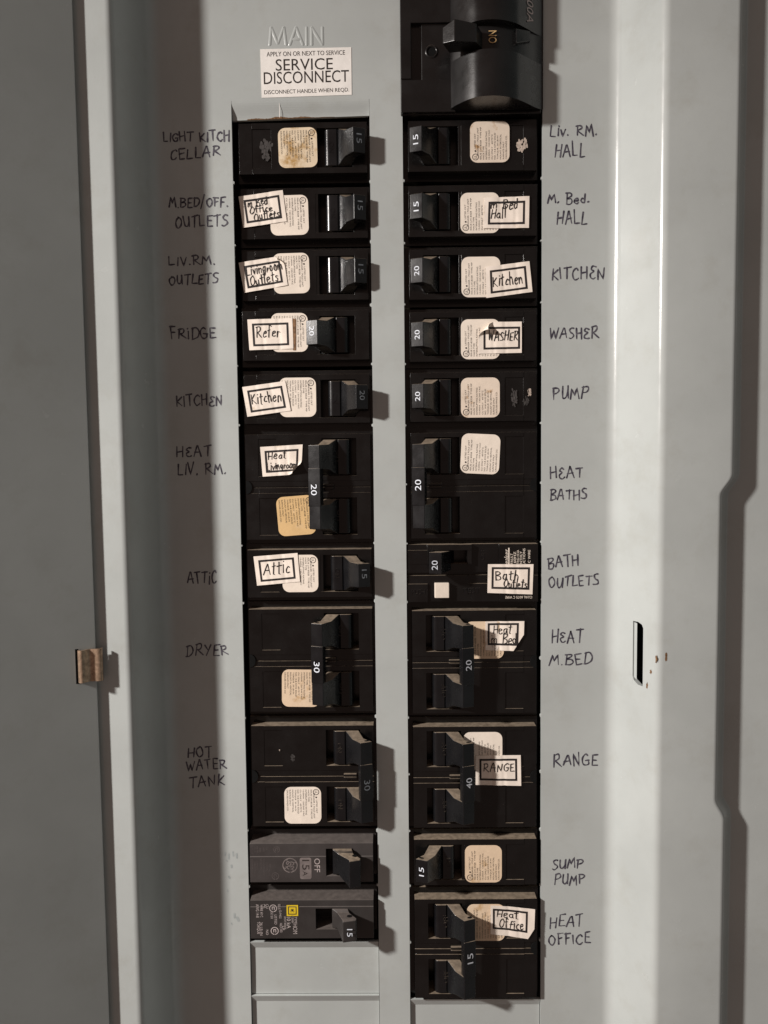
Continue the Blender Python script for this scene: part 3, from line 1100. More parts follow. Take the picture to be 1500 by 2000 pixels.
def breaker(side, yc, poles, on, amp, label, rating=None, sticker=None, wf=0.0, ampmat='legend', xc=None, amp_px=None, marks=None):
    vc = at(600 if side == 'L' else 930, yc, wf)[1]
    fr = Frame(side, vc, wf)
    org = fr.p(28.5, 0, -45 - wf)
    root = thing('circuit_breaker' if poles == 1 else 'double_breaker', label, 'circuit breaker', org, GRP1 if poles == 1 else GRP2)
    a, b, H = body_cells(poles)
    mb = MB()
    mb.cells(a, b, H, -45.0)
    mb.bevel(.28, 2)
    mapped(mb, fr).build('body', M['black'], root, org)
    if poles == 2:
        # half round screw notch at the outer end
        mb = MB()
        pts = [(NOSE1 + .02 - 2.6 * math.sin(math.radians(k * 15)), 2.9 * math.cos(math.radians(k * 15))) for k in range(13)]
        mb.loft([[(x, y, -.6) for x, y in pts], [(x, y, .06) for x, y in pts]])
        mapped(mb, fr).build('screw_notch', M['void'], root, org)
    # handle(s), each with its lock holes and the word moulded in its window
    cs = [0] if poles == 1 else [-12.7, 12.7]
    for b0 in cs:
        mb = MB()
        lever(mb, on, b0)
        mb.bevel(.22, 2)
        h = mapped(mb, fr).build('handle', M['handle'], root, org)
        for sg in (1, -1):
            mb = MB()
            mb.face([(flip(on, 5.2 + .95 * math.cos(t) + .4 * math.sin(t)), b0 + sg * 5.22, 5.9 + .75 * math.sin(t)) for t in [2 * math.pi * k / 14 for k in range(14)]])
            mapped(mb, fr).build('lock_hole', M['void'], h, org, recalc=False)
        mb = MB()
        am = 17.2 if on else 31.0 - 17.2 + 2.0
        put_text(mb, 'ON' if on else 'OFF', lambda s, t, hgt=0: fr.p(am - t, b0 + s, .37 + hgt), 0, -1.0, 2.0, 4.2 if on else 5.6, 'c', 0)
        ext = bmesh.ops.extrude_face_region(mb.bm, geom=mb.bm.faces[:])
        bmesh.ops.translate(mb.bm, verts=[g for g in ext['geom'] if isinstance(g, bmesh.types.BMVert)], vec=(0, 0, .12))
        mb.build('moulded_word', M['handle'], h, org)
    carrier = h
    if poles == 2:
        mb = MB()
        sec = [(2.55, 6.75), (7.8, 8.5), (8.9, 5.6), (4.3, 3.6)]
        mb.loft([[(flip(on, x), bb, w) for x, w in sec] for bb in (-8.0, 8.0)])
        mb.bevel(.25, 2)
        carrier = mapped(mb, fr).build('tie_bar', M['handle'], root, org)
        for s_ in (-1, 1):
            mb = MB()
            mb.box(flip(on, 11.4) - 1.6, flip(on, 11.4) + 4.2, min(s_ * .1, s_ * 1.2), max(s_ * .1, s_ * 1.2), -1.0, 1.0)
            mb.bevel(.2, 1)
            mapped(mb, fr).build('tie_rib', M['black'], root, org)
    # current rating on the lever
    F = tip_frame(fr, on, 0, .36 if poles == 2 else .03)
    mb = MB()
    hh, ww = (2.7, 4.6) if poles == 2 else (2.2, 3.9)
    offs = {'L': .6, 'R': -.2}[side] if poles == 1 else (-1.0 if side == 'L' else .6)
    put_text(mb, amp, F, offs if side == 'R' else -offs, -hh / 2, hh, ww, 'c', .05)
    mb.build('amp_number', M[ampmat], carrier, org, recalc=False)
    if rating:
        rect, mat, rot = rating
        rating_label(root, org, fr, rect, M[mat], poles, 1, math.radians(rot))
    if sticker:
        circuit_sticker(root, org, fr, **sticker)
    if marks:
        for (kind, px, py, rx, ry, sd) in marks:
            A, B = fr.ab(px, py)
            mb = MB()
            q_ = random.Random(sd)
            for k in range(26):
                t0 = q_.uniform(0, 6.283); m_ = math.sqrt(q_.random())
                x_, y_ = A + rx * m_ * math.cos(t0), B + ry * m_ * math.sin(t0)
                ln_ = q_.uniform(.25, .6) * ry * (1.15 - m_)
                sk = q_.uniform(-.35, .35)
                ribbon(mb, smooth_line([(x_ - sk * ln_, y_ - ln_), (x_ + q_.uniform(-.1, .1), y_), (x_ + sk * ln_, y_ + ln_)], 4), lambda s, t, hgt=0: fr.p(s, t, .05 + hgt), rx * q_.uniform(.16, .42), k * .003, q_)
            mb.build('smear', M[kind], root, org)
    return root, fr, org

# ---- left row
breaker('L', 289, 1, True, '15', 'black breaker with yellowed label and no paper sticker, beside LIGHT KITCH CELLAR',
        ((543, 250, 620, 327), 'label_yellow', 1), None, -1.2, 'legend_dim',
        marks=[('scuff_dim', 520, 292, 2.8, 4.2, 4)])
breaker('L', 417, 1, True, '15', 'black breaker with tilted M Bed Office Outlets paper sticker, switched on',
        ((527, 382, 603, 459), 'label', 1), dict(corners=[(466, 384), (552, 371), (560, 432), (475, 445)], seed=21,
        lines=[('m BXd'.replace('X', 'x'), .17, .62, .62, .24), ('Officx', .20, .40, .70, .22), ('Outlxts', .28, .17, .84, .24)]), -3.2, 'legend_dim')
breaker('L', 538, 1, True, '15', 'black breaker with tilted Livingroom Outlets paper sticker, switched on',
        ((533, 495, 605, 573), 'label', 1), dict(corners=[(466, 513), (553, 499), (562, 557), (477, 572)], seed=22,
        lines=[('Livingroom', .13, .55, .93, .28), ('Outlxts', .17, .20, .80, .30)], curl=(1, 1, 4.5, 1.6)), -3.0, 'legend_dim')
fridge = breaker('L', 655, 1, False, '20', 'black breaker with Refer paper sticker and handle thrown off, beside FRIDGE',
        ((529, 612, 602, 687), 'label', 0), dict(corners=[(483, 624), (571, 621), (573, 681), (487, 684)], seed=23,
        lines=[('Rxfxr', .18, .40, .70, .34)]), -0.6)
_root, _fr, _org = fridge
mb = MB()
q = [at(x, y, _fr.wf + .3) for x, y in ((570.5, 622), (577.5, 623), (577.5, 684), (572.5, 684))]
mb.loft([[(a_, b_, _fr.wf + .17) for a_, b_ in q], [(a_, b_, _fr.wf + .36) for a_, b_ in q]])
mb.build('tape_strip', M['tape'], _root, _org)
breaker('L', 779, 1, True, '20', 'black breaker with tilted Kitchen paper sticker, in the left row',
        ((545, 738, 618, 814), 'label', 0), dict(corners=[(473, 756), (557, 744), (568, 802), (483, 814)], seed=24,
        lines=[('Kitchxn', .15, .38, .82, .32)]), -0.9, 'legend_dim')
breaker('L', 951, 2, False, '20', 'black double breaker with curled Heat Livingroom paper sticker, handle off',
        ((541, 969, 616, 1045), 'label_amber', 4), dict(corners=[(508, 873), (591, 868), (588, 926), (513, 931)], seed=25,
        lines=[('Hxat', .16, .56, .60, .26), ('Livingroom', .13, .22, .86, .24)], curl=(1, 0, 6.5, 3.2)), -0.8)
breaker('L', 1120, 1, True, '15', 'black breaker with Attic paper sticker, switched on',
        ((551, 1084, 622, 1156), 'label', 0), dict(corners=[(495, 1087), (581, 1080), (586, 1136), (502, 1144)], seed=26,
        lines=[('Attic', .18, .36, .78, .38)]), -0.2, 'legend_dim')
breaker('L', 1290, 2, False, '30', 'black double breaker marked 30 without paper sticker, handle off, beside DRYER',
        ((550, 1308, 625, 1380), 'label_tan', -1), None, -0.3)
breaker('L', 1516, 2, True, '30', 'black double breaker marked 30, switched on, beside HOT WATER TANK',
        ((555, 1537, 628, 1608), 'label', 0), None, -0.4, 'legend_dim', marks=[('scuff_dim', 572, 1480, .9, 1.6, 4), ('scuff', 546, 1465, .25, .35, 5)])

# ---- right row
breaker('R', 284, 1, True, '15', 'black breaker with white smear beside its label, next to LIV. RM. HALL',
        ((918, 238, 995, 317), 'label_worn', 0), None, -1.2, marks=[('scuff', 1020, 283, 2.3, 2.9, 5)])
breaker('R', 412, 1, True, '15', 'black breaker with M Bed Hall paper sticker, beside M. BED. HALL',
        ((899, 377, 975, 455), 'label', 0), dict(corners=[(946, 386), (1034, 383), (1033, 445), (944, 446)], seed=31,
        lines=[('m Bxd', .15, .62, .74, .28), ('Hall', .15, .34, .48, .32)]), -0.8)
breaker('R', 535, 1, True, '20', 'black breaker with tilted Kitchen paper sticker, in the right row',
        ((901, 502, 977, 580), 'label', 0), dict(corners=[(948, 521), (1034, 510), (1040, 570), (950, 582)], seed=32,
        lines=[('Kitchxn', .15, .34, .80, .34)]), -0.8)
breaker('R', 657, 1, True, '20', 'black breaker with peeling WASHER paper sticker',
        ((900, 624, 976, 701), 'label', 0), dict(corners=[(934, 629), (1019, 628), (1019, 689), (934, 691)], seed=33,
        lines=[('WASHER', .22, .40, .90, .28)], curl=(0, 1, 7.5, 3.4), frame=(.12, .13, .96, .84)), -0.8)
breaker('R', 775, 1, True, '20', 'black breaker with brown-edged label and grey smears, beside PUMP',
        ((900, 738, 976, 815), 'label_worn', 0), None, -0.8,
        marks=[('scuff_dim', 1004, 775, 1.3, 4.2, 6), ('scuff', 1034, 766, .8, 1.8, 7), ('scuff_dim', 1027, 783, 1.2, 2.0, 9)])
breaker('R', 948, 2, True, '20', 'black double breaker with label on its upper half, beside HEAT BATHS',
        ((900, 848, 976, 925), 'label', -3), None, -0.6)
breaker('R', 1293, 2, False, '20', 'black double breaker with cut-corner Heat M Bed paper sticker',
        ((908, 1214, 984, 1286), 'label_tan', 0), dict(corners=[(948, 1214), (1024, 1213), (1022, 1272), (948, 1270)], seed=34,
        lines=[('Hxat', .20, .58, .66, .30), ('m Bxd', .16, .24, .80, .30)], cut=((.74, 0), (1, .55)), frame=(.06, .18, .86, .94), wave=.4), 0.0)
breaker('R', 1518, 2, False, '40', 'black double breaker marked 40 with neat RANGE paper sticker',
        ((905, 1430, 981, 1503), 'label', 0), dict(corners=[(929, 1476), (1017, 1475), (1018, 1535), (929, 1533)], seed=35,
        lines=[('RANGE', .17, .48, .84, .26)], frame=(.085, .16, .915, .89)), 0.3)
breaker('R', 1684, 1, True, '15', 'black breaker with blotchy tan label and no paper sticker, beside SUMP PUMP',
        ((908, 1651, 980, 1723), 'label_tan', 0), None, 1.6)
breaker('R', 1853, 2, False, '15', 'black double breaker with bent Heat Office paper sticker, lowest in the right row',
        ((912, 1766, 986, 1837), 'label_tan', 0), dict(corners=[(958, 1768), (1045, 1776), (1043, 1836), (958, 1824)], seed=36,
        lines=[('Hxat', .14, .62, .62, .24), ('Officx', .20, .28, .74, .30)], cut=((.86, 0), (1, .36)), frame=(.05, .20, .84, .90), wave=.6), 2.6)

# ---- earth leakage breaker of the bathroom outlets
def flat_frame(px, py, w, way):
    """frame on the plane at height w; way: 'up' = text reads upwards, 'down' = downwards, 'right', 'over' = upside down"""
    u, v = at(px, py, w)
    d = {'up': ((0, 1), (-1, 0)), 'down': ((0, -1), (1, 0)), 'right': ((1, 0), (0, 1)), 'over': ((-1, 0), (0, -1))}[way]
    return lambda s, t, h=0.0: (u + s * d[0][0] + t * d[1][0], v + s * d[0][1] + t * d[1][1], w + h)

def words(parent, org, mat, items, name='printed_text', raised=0.0):
    """items: (text, px, py of the centre of the word, way, height mm, width mm, w)"""
    mb = MB()
    for t, px, py, way, h, wd_, w in items:
        put_text(mb, t, flat_frame(px, py, w, way), 0, -h / 2, h, wd_, 'c', .05)
    if raised:
        ext = bmesh.ops.extrude_face_region(mb.bm, geom=mb.bm.faces[:])
        bmesh.ops.translate(mb.bm, verts=[g for g in ext['geom'] if isinstance(g, bmesh.types.BMVert)], vec=(0, 0, raised))
    return mb.build(name, M[mat], parent, org, recalc=bool(raised))

def px_cells(xs, ys, H, base, w):
    """stepped block whose grid lines are photo columns xs (at mid height) and rows ys"""
    ym = (ys[0] + ys[-1]) / 2; xm = (xs[0] + xs[-1]) / 2
    us = [at(x, ym, w)[0] for x in xs]
    vs2 = [at(xm, y, w)[1] for y in ys]
    vs2 = list(reversed(vs2)); HH = list(reversed(H))
    mb = MB()
    mb.cells(us, vs2, HH, base)
    return mb, us, vs2

gw = 0.2
gorg = (*at(926, 1119, gw), -45.0)
gf = thing('ground_fault_breaker', 'black ground-fault breaker with white square test button and Bath Outlets paper sticker', 'circuit breaker', gorg)
xs = [789, 797, 835, 846, 913, 921, 975, 1050, 1058]
ys = [1059, 1063, 1074, 1101, 1118, 1124, 1140, 1175, 1181]
B_ = -5.2
A0, A1, A2 = gw - .2, gw + .9, gw + .7
Hs = [
    [B_] * 8,
    [B_, A0 - .5, A1, A1, A1, A0 - .9, A2, B_],
    [B_, A0, A1, -8.0, A1 - .2, A0 - .9, A2, B_],
    [B_, A0 - .3, A0 - .3, A0 - .6, A0 - .9, A0 - .9, A2, B_],
    [B_, B_ + 3, B_ + 3, B_ + 3, B_ + 3, B_ + 3, A2 - .4, B_],
    [B_, A0 - .8, A0 - .8, A0 - .8, A0 - 1.2, A0 - 1.2, A2, B_],
    [B_, A0, A0 - .9, A0 - .9, A0 - .9, A0, A2, B_],
    [B_] * 8]
# columns of the handle bezel do not carry into the lower half
mb, _u, _v = px_cells(xs, ys, Hs, -45.0, gw)
mb.bevel(.35, 2)
mb.build('body', M['black'], gf, gorg)
mb = MB()
(u0, v1), (u1, v0) = at(838, 1079, 8), at(862, 1121, 8)
uR = at(893, 1100, gw)[0]
loops = [[(u0 + 3.5, v0 + .5, -4), (uR - 1, v0 + .5, -4), (uR - 1, v1 - .5, -4), (u0 + 3.5, v1 - .5, -4)],
         [(u0 + 2.4, v0 + .3, 2.5), (uR - 4, v0 + .3, 2.2), (uR - 4, v1 - .3, 2.2), (u0 + 2.4, v1 - .3, 2.5)],
         [(u0, v0, 7.4), (u1, v0, 8.6), (u1, v1, 8.6), (u0, v1, 7.4)]]
mb.loft(loops)
mb.bevel(.25, 2)
h = mb.build('handle', M['handle'], gf, gorg)
words(h, gorg, 'legend', [('20', 849, 1104, 'up', 2.5, 4.0, 8.45)], 'amp_number')
mb = MB()
(u0, v1), (u1, v0) = at(849, 1139, gw + 1), at(877.5, 1168, gw + 1)
mb.loft([[(u0, v0, -3), (u1, v0, -3), (u1, v1, -3), (u0, v1, -3)], [(u0, v0, 1.4), (u1, v0, 1.4), (u1, v1, 1.4), (u0, v1, 1.4)]])
mb.bevel(.3, 2)
mb.build('test_button', M['button'], gf, gorg)
words(gf, gorg, 'handle', [('TEST', 920, 1153, 'right', 2.2, 7.5, A0), ('ON', 815, 1085, 'right', 2.2, 4.2, A0 - .15), ('PUSH', 817, 1156, 'right', 2.0, 6.0, A0), ('OFF', 942, 1083, 'up', 2.0, 5.0, A0 - .9)], 'moulded_word', .12)
words(gf, gorg, 'label', [('Circuit Breaker', 989, 1112, 'up', 1.9, 17.5, A2), ('GROUND FAULT', 999.5, 1108, 'up', 1.1, 12, A2), ('120 VAC 60HZ', 1005.5, 1107, 'up', 1.0, 13, A2), ('INTERRUPT RATING 10 kA', 1011.5, 1106, 'up', 1.0, 14.0, A2),
     ('TEST MONTHLY', 1017.5, 1105, 'up', 1.0, 12.5, A2), ('SEE INSTRUCTIONS', 1023.5, 1104, 'up', 1.0, 14.5, A2), ('USE 40 C WIRE', 1033.5, 1099, 'up', 1.0, 11.0, A2), ('CU/AL 60/75 C WIRE', 1013, 1166.5, 'over', 1.1, 11.5, A2)])
mb = MB()
(ua, va), (ub, vb) = at(992.5, 1130, A2), at(995, 1070, A2)
mb.face(((ua, va, A2 + .05), (ub, va, A2 + .05), (ub, vb, A2 + .05), (ua, vb, A2 + .05)))
mb.build('printed_rule', M['label'], gf, gorg)
gfr = Frame('R', at(930, 1119, gw)[1], gw)
circuit_sticker(gf, gorg, gfr, [(953, 1102), (1042, 1102), (1040, 1161), (952, 1158)], [('Bath', .17, .46, .66, .30), ('Outlxts', .36, .21, .86, .27)], 41, lift=1.0, frame=(.085, .15, .925, .90), pen=.42)

# ---- two newer breakers at the foot of the left row
def new_breaker(name, label, mat, face, shoulder_y, wf, drop, win, gap_mat, step_y, orgy):
    x0, y0, x1, y1 = face
    org = (*at((x0 + x1) / 2, (y0 + y1) / 2, wf), -45.0)
    root = thing(name, label, 'circuit breaker', org, GRP1)
    xs = [x0 - 6, x0, win[0], win[2], x1, x1 + 6]
    ys = [y0 - 10, y0] + sorted([step_y, win[1]]) + [win[3], y1, y1 + 6]
    lo = wf - drop
    Hs = []
    for k in range(len(ys) - 1):
        ym = (ys[k] + ys[k + 1]) / 2
        if ym < y0 or ym > y1:
            Hs.append([lo] * 5); continue
        f_ = wf - (.35 if ym < step_y else 0)
        inw = win[1] < ym < win[3]
        Hs.append([lo, f_, wf - 9.5 if inw else f_, f_, f_ - .3, lo])
        Hs[-1] = [lo, f_, wf - 9.5 if inw else f_, f_, lo]
    mb, us, vv_ = px_cells(xs, ys, Hs, -45.0, wf)
    mb.bevel(.45, 2)
    mb.build('body', M[mat], root, org)
    return root, org

gwf = 2.0
ge, georg = new_breaker('circuit_breaker', 'charcoal breaker with round monogram and grey 15A box, dusty on top', 'grey', (488, 1648, 729, 1723), 0, gwf, 9.2, (637, 1659, 690, 1711), None, 1673, 0)
words(ge, georg, 'legend_pale', [('OFF', 619.5, 1690, 'down', 2.5, 6.2, gwf), ], 'printed_text')
# grey box with dark figures
mb = MB()
(ua, va), (ub, vb) = at(586, 1717, gwf), at(608, 1675, gwf)
cxm, cym, hu, hv, rr_ = (ua + ub) / 2, (va + vb) / 2, (ub - ua) / 2, (vb - va) / 2, .9
out = []
for sx, sy, a_ in ((1, 1, 0), (-1, 1, 90), (-1, -1, 180), (1, -1, 270)):
    for k in range(5):
        t = math.radians(a_ + 22.5 * k)
        out.append((cxm + sx * (hu - rr_) + rr_ * math.cos(t), cym + sy * (hv - rr_) + rr_ * math.sin(t), gwf + .05))
mb.face(out)
bx = mb.build('rating_box', M['legend_grey'], ge, georg)
words(bx, georg, 'print', [('15', 597, 1689, 'down', 3.1, 4.6, gwf + .05), ('A', 596, 1706, 'down', 2.0, 2.0, gwf + .05)])
# round monogram: ring with scrolls and curly letters
mb = MB()
mu, mv = at(566.5, 1690, gwf)
FM = lambda s, t, h=0: (mu + t, mv - s, gwf + h)
def ringstroke(R_, wdt, n=28, a0=0, a1=360, cx=0, cy=0, w=.05):
    ribbon(mb, [(cx + R_ * math.cos(math.radians(a0 + (a1 - a0) * k / n)), cy + R_ * math.sin(math.radians(a0 + (a1 - a0) * k / n))) for k in range(n + 1)], FM, wdt, w)
ringstroke(3.15, .42)
for q in (20, 110, 200, 290):
    ringstroke(.55, .3, 10, q, q + 200, 2.35 * math.cos(math.radians(q)), 2.35 * math.sin(math.radians(q)), .06)
for st in ([(-.2, 1.2), (-.9, 1.7), (-1.5, .9), (-1.3, -.3), (-.7, -.8), (-.2, -.1), (-.5, .5), (-.9, .3)], [(-.3, -.3), (-.5, -1.3), (-1.2, -1.6), (-1.6, -1.1)],
           [(1.4, 1.0), (.9, 1.7), (.3, 1.1), (.8, .4), (.3, -.2), (.5, -1.1), (1.2, -1.2), (1.7, -.5)], [(.2, .4), (1.0, .2)]):
    ribbon(mb, smooth_line(st, 4), FM, .36, .07)
mb.build('round_monogram', M['legend_grey'], ge, georg, recalc=False)
items = []
for k, (x, y, t) in enumerate(((493, 1660, 'FOR USE'), (498, 1660, 'CU-AL'), (503, 1660, '60/75C'), (508, 1660, 'WIRE'), (515, 1659, '240V'), (521, 1658, 'LR'),
                               (493, 1692, 'INTERRUPTING'), (498, 1697, 'CURRENT 10000'), (503, 1690, 'AMPERES'), (510, 1688, 'HACR TYPE'), (516, 1694, 'MOUNT IN LOAD'), (522, 1692, 'CENTERS'), (528, 1690, 'SWD'), (527, 1704, '1 POLE'))):
    items.append((t, x, y, 'down', .75, len(t) * .55, gwf - (.35 if y < 1670 else 0)))
words(ge, georg, 'legend_faint', items, 'fine_print')
mb = MB()
for x, y, R_ in ((540, 1660, 1.3), (538, 1711, 1.5)):
    mu, mv = at(x, y, gwf)
    ringstroke(R_, .3, 20, w=.05 - (.35 if y < 1670 else 0))
    ringstroke(R_ * .45, .3, 12, 60, 330, w=.06 - (.35 if y < 1670 else 0))
mb.build('approval_mark', M['legend_faint'], ge, georg, recalc=False)

def new_lever(root, org, mat, tip, tip_w, drum, drum_w, depth):
    """tip: photo box of the end face; drum: photo box of the part in the window"""
    mb = MB()
    x0, y0, x1, y1 = tip
    (u0, v1), (u1, v0) = at(x0, y0, tip_w), at(x1, y1, tip_w)
    (a0, b1), (a1, b0) = at(drum[0], drum[1], drum_w), at(drum[2], drum[3], drum_w)
    loops = [[(a0, b0, drum_w - 7), (a1 + 1, b0, drum_w - 7), (a1 + 1, b1, drum_w - 7), (a0, b1, drum_w - 7)],
             [(a0, b0, drum_w - .8), (a1 + 2, b0, drum_w), (a1 + 2, b1, drum_w), (a0, b1, drum_w - .8)],
             [(a0 + 2.2, b0 * .9 + b1 * .1, drum_w + .5), (a1 + 2.6, b0 * .9 + b1 * .1, drum_w + .8), (a1 + 2.6, b1 * .9 + b0 * .1, drum_w + .8), (a0 + 2.2, b1 * .9 + b0 * .1, drum_w + .5)],
             [(u0, v0, tip_w - 1.2), (u1, v0, tip_w - 2.4), (u1, v1, tip_w - 2.4), (u0, v1, tip_w - 1.2)],
             [(u0 + .3, v0 + .3, tip_w), (u1 - .3, v0 + .3, tip_w - 1.2), (u1 - .3, v1 - .3, tip_w - 1.2), (u0 + .3, v1 - .3, tip_w)]]
    mb.loft(loops)
    mb.bevel(.35, 2)
    h = mb.build('handle', M[mat], root, org)
    # lock hole on the top side
    mb = MB()
    cu_, cw_ = (u0 + u1) / 2 + .1, tip_w - 4.0
    k0 = (tip_w - 1.8 - cw_) / max(.1, (tip_w - 1.8) - (drum_w + .65))
    vt = v1 + (b1 * .9 + b0 * .1 - v1) * k0
    mb.face([(cu_ - .3 + 1.1 * math.cos(2 * math.pi * k / 14), vt + .12 - .0 + (.25 * math.sin(2 * math.pi * k / 14)) * 0 + .05, cw_ + 1.0 * math.sin(2 * math.pi * k / 14)) for k in range(14)])
    mb.build('lock_hole', M['void'], h, org)
    return h
new_lever(ge, georg, 'handle', (681, 1682, 705, 1737), gwf + 7.6, (649, 1661, 680, 1710), gwf + 1.2, 8)
words(ge, georg, 'legend_faint', [('ON', 716, 1688, 'down', 2.2, 4.0, gwf - .3)], 'printed_text')

hwf = 3.4
hm, hmorg = new_breaker('circuit_breaker', 'dark grey breaker with small yellow square emblem, lowest in the left row', 'square', (489, 1759, 730, 1833), 0, hwf, 8.8, (617, 1775, 664, 1815), None, 1771, 0)
h = new_lever(hm, hmorg, 'square', (668, 1800, 697, 1843), hwf + 8.6, (648, 1777, 672, 1815), hwf + .8, 8)
words(h, hmorg, 'legend', [('15', 683, 1822, 'down', 2.3, 3.4, hwf + 8.2)], 'amp_number')
mb = MB()
(ua, va), (ub, vb) = at(560, 1789, hwf), at(582, 1767.5, hwf)
def sq(d, w):
    return [(ua + d, va + d, w), (ub - d, va + d, w), (ub - d, vb - d, w), (ua + d, vb - d, w)]
zz = hwf + .05
mb.grid([sq(0, zz), sq(.62, zz)], close=True)
mb.grid([sq(1.05, zz), sq(1.72, zz)], close=True)
em = mb.build('square_emblem', M['yellow'], hm, hmorg, recalc=False)
items = [('HOM', 576.5, 1814, 'down', 1.9, 4.6, hwf), ('TYPE', 577.5, 1797, 'down', 1.1, 3.0, hwf), ('1P 120/240V', 571.5, 1795, 'down', .95, 3.6, hwf), ('10 kA', 564, 1802, 'down', 1.7, 5.2, hwf),
         ('CIRCUIT BREAKER', 557, 1802, 'down', .9, 6.0, hwf), ('HACR SWD', 549, 1812, 'down', 1.1, 4.2, hwf), ('LR', 554, 1813, 'down', 1.1, 2.0, hwf), ('ISSUE', 545.5, 1771, 'down', 1.0, 2.4, hwf), ('D-9432', 547.5, 1786, 'down', 1.0, 3.6, hwf),
         ('LISTED', 538.5, 1796, 'down', 1.1, 4.4, hwf), ('CKT BKR', 531, 1788, 'down', 1.1, 3.0, hwf), ('CU', 522, 1770, 'down', 1.1, 2.0, hwf), ('AL', 517.5, 1770, 'down', 1.1, 2.0, hwf), ('WIRE 60 C', 511, 1779, 'down', 1.1, 5.8, hwf), ('AWG 14-8', 503, 1779, 'down', 1.4, 6.0, hwf),
         ('36 LB-IN', 510.5, 1814, 'down', 1.2, 6.0, hwf), ('TORQUE', 504.5, 1812, 'down', 1.4, 5.6, hwf), ('NO', 522, 1821, 'down', 1.1, 2.3, hwf)]
words(hm, hmorg, 'legend_pale', items, 'printed_text')
words(em, hmorg, 'yellow', [('D', 571, 1778, 'down', 1.5, 1.6, hwf)], 'emblem_letter')
mb = MB()
for x, y, R_ in ((533.5, 1774, 1.55), (536.5, 1818, 1.6)):
    mu, mv = at(x, y, hwf)
    gwf = hwf
    ringstroke(R_, .34, 22)
    ribbon(mb, [(-.6, .5), (.6, .5)], FM, .32, .06); ribbon(mb, [(-.6, -.4), (.5, -.4)], FM, .32, .06); ribbon(mb, [(-.6, .5), (-.6, -.4)], FM, .32, .07)
mb.build('approval_mark', M['legend_pale'], hm, hmorg, recalc=False)

# ---- main breaker
MW = 3.1
morg = (*at(920, 0, 0), -45.0)
mn = thing('main_breaker', 'large glossy black main breaker with ribbed barrel and faceted handle reading ON', 'main breaker', morg)
(uL, vB) = at(783, 221, MW)
(uR_, _q) = at(1059, 120, MW)
vT = V_TOP
nv_, nr = at(1058, 92, MW)[1], 2.9
mb = MB()
pl = [(uL, vB), (uR_, vB), (uR_, nv_ - nr)]
pl += [(uR_ - nr * math.sin(math.radians(18 * k)) * .95, nv_ - nr * math.cos(math.radians(18 * k))) for k in range(1, 10)]
pl += [(uR_, nv_ + nr), (uR_, vT), (uL, vT)]
# front plate with a recess for the hole plate
mb.loft([[(x, y, -45) for x, y in pl], [(x, y, MW - 2.0) for x, y in pl]])
mb.bevel(.4, 2, 50)
mb.build('body', M['main'], mn, morg)
# stepped left land
(uA, _1), (uB, _2), (uC, _3) = at(787, 100, MW), at(803, 100, MW), at(880, 100, MW)
vR1, vR0 = at(840, 44, MW)[1], at(840, 155, MW)[1]
uM = at(823, 100, MW)[0]
mb = MB()
mb.cells([uL, uB, uM, uC + 2], [vB + .3, vR0, vR1, vT], [[MW, MW, MW], [MW + .9, MW - 2.2, MW - 1.4], [MW, MW, MW]], MW - 3.0)
mb.bevel(.35, 2)
mb.build('side_land', M['main'], mn, morg)
mb = MB()
hu, hv = at(843, 101, MW - 1.4)
mb.face([(hu + 1.75 * math.cos(2 * math.pi * k / 20), hv + 1.75 * math.sin(2 * math.pi * k / 20), MW - 1.35) for k in range(20)])
hole = mb.build('screw_hole', M['void'], mn, morg)
mb = MB()
def mring(R_, w):
    return [(hu + R_ * math.cos(2 * math.pi * k / 20), hv + R_ * math.sin(2 * math.pi * k / 20), w) for k in range(20)]
mb.grid([mring(1.8, MW - 1.38), mring(1.95, MW - 1.0), mring(2.5, MW - 1.0), mring(2.75, MW - 1.4)], close=True)
mb.build('hole_rim', M['main'], hole, morg, smooth=True)

# barrel: arch profile measured on its lower end
vE = at(960, 212, MW)[1]
arch_px = [(880.5, 220), (881, 212), (890, 206), (906, 198), (920, 192.5), (933, 189), (950, 187), (968, 186.5), (988, 188.5), (1008, 193), (1022, 198.5), (1034, 204), (1046, 210), (1056, 216), (1057.5, 221)]
arch = []
for px, py in arch_px:
    # height at which the end plane v = vE is seen on that row
    lo_, hi_ = -5.0, 40.0
    for _ in range(40):
        m_ = (lo_ + hi_) / 2
        if at(px, py, m_)[1] > vE: lo_ = m_
        else: hi_ = m_
    arch.append((at(px, py, lo_)[0], max(lo_, MW - 1.5)))
arch = smooth_line(arch, 4)
def barrel(v0, v1, sc=1.0, name='barrel', dome0=0.0):
    mb = MB()
    rows = []
    for k in range(9):
        v = v0 + (v1 - v0) * k / 8
        rows.append([(u, v, MW - 1.5 + (w - MW + 1.5) * sc) for u, w in arch])
    mb.grid(rows)
    for r_ in (rows[0], rows[-1]):
        mb.face(r_ if r_ is rows[0] else list(reversed(r_)))
    return mb.build(name, M['main'], mn, morg, smooth=True, auto=40)
vH0 = at(960, 93, 15)[1]
vH1 = at(960, 47, 11)[1]
barrel(vE, vH0)
barrel(vH1, vT)
# hub between the two barrels, lower, carrying the ON legend
mb = MB()
rows = []
for k in range(3):
    v = vH0 + (vH1 - vH0) * k / 2
    rows.append([(u, v, MW - 1.5 + (w - MW + 1.5) * .74) for u, w in arch])
mb.grid(rows)
hub = mb.build('handle_hub', M['main'], mn, morg, smooth=True, auto=40)
hw_ = MW - 1.5 + (max(w for u, w in arch) - MW + 1.5) * .74 + .40
words(hub, morg, 'legend_cream', [('ON', 962, 72, 'up', 3.2, 4.8, hw_)], 'position_word')
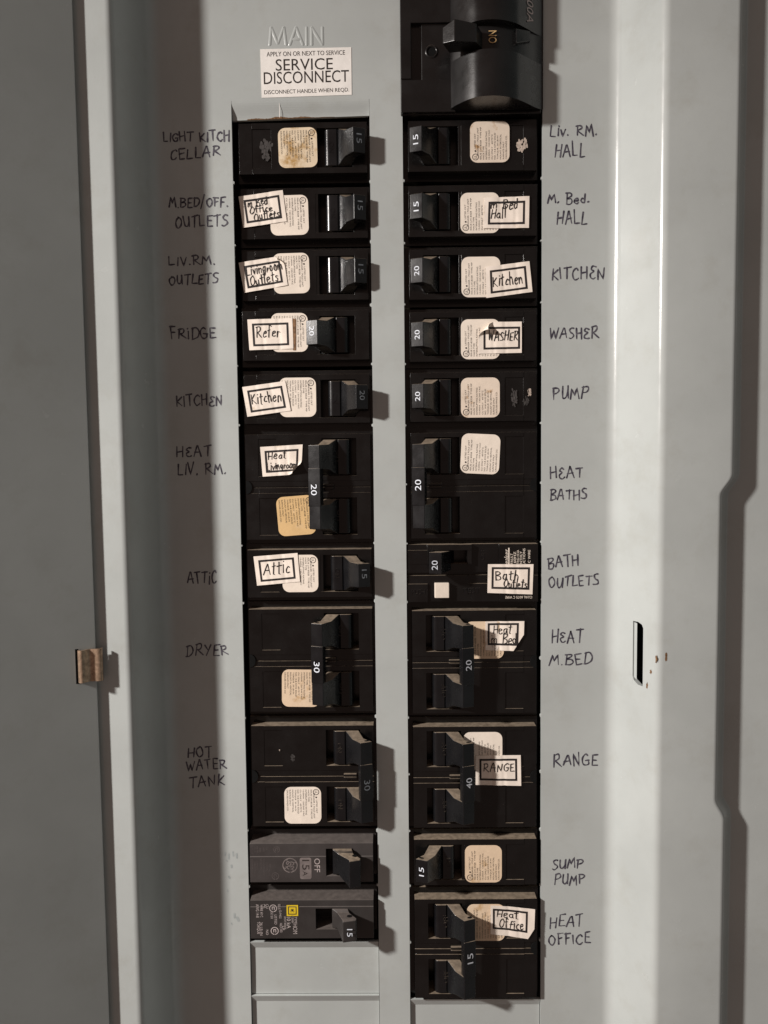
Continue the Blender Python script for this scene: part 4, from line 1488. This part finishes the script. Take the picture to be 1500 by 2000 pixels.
# faceted handle: left grip, bridge, right grip
mb = MB()
def P3(px, py, w):
    u, v = at(px, py, w)
    return (u, v, w)
fr_w, bk_w = 18.5, 9.5
f = [P3(888, 36, fr_w), P3(930, 45, fr_w - 2), P3(930, 82, fr_w - 2), P3(888, 80, fr_w)]
vt_, vb_ = f[0][1], f[3][1]
g0 = (f[0][0] - 4.6, vt_ - 1.6, fr_w - 3.2); g3 = (f[0][0] - 4.6, vb_ + .6, fr_w - 3.2)
k0 = (f[0][0] - 1.5, vt_ - .3, bk_w); k3 = (f[0][0] - 1.5, vb_, bk_w)
ku = P3(945, 70, bk_w)[0]
kr0 = (ku, f[1][1] - .8, bk_w); kr3 = (ku, f[2][1] + .4, bk_w)
mb.face((f[0], f[1], f[2], f[3])); mb.face((g0, f[0], f[3], g3)); mb.face((k0, g0, g3, k3))
mb.face((f[1], kr0, kr3, f[2])); mb.face((k0, kr0, f[1], f[0], g0)); mb.face((k3, g3, f[3], f[2], kr3)); mb.face((k0, k3, kr3, kr0))
mb.bevel(.35, 2)
mb.build('handle_grip', M['main'], mn, morg)
mb = MB()
a = P3(1008, 54, 10.5); b = P3(1036, 60, 6.5); c = P3(1036, 80, 6.5); d = P3(1008, 84, 10.5)
mb.loft([[(a[0], a[1], 4), (b[0], b[1], 2), (c[0], c[1], 2), (d[0], d[1], 4)], [a, b, c, d]])
mb.bevel(.4, 2)
mb.build('handle_grip', M['main'], mn, morg)
words(mn, morg, 'legend_grey', [('200A', 1036, 2, 'down', 3.2, 10.5, 9.0)], 'printed_text') if False else None
mb = MB()
# rating on the right shoulder of the upper barrel, laid on its curve
def on_arch(u):
    for (u0, w0), (u1, w1) in zip(arch[:-1], arch[1:]):
        if min(u0, u1) <= u <= max(u0, u1) and u1 != u0:
            return w0 + (w1 - w0) * (u - u0) / (u1 - u0)
    return MW
tu, tv = at(1038, 41, 9)
put_text(mb, '200A', lambda s, t, h=0: (tu + t, tv - s + 0, on_arch(tu + t) + .35), -12.0, -1.6, 3.1, 11.5, 'l', 0)
mb.build('printed_text', M['legend_pale'], mn, morg, recalc=False)
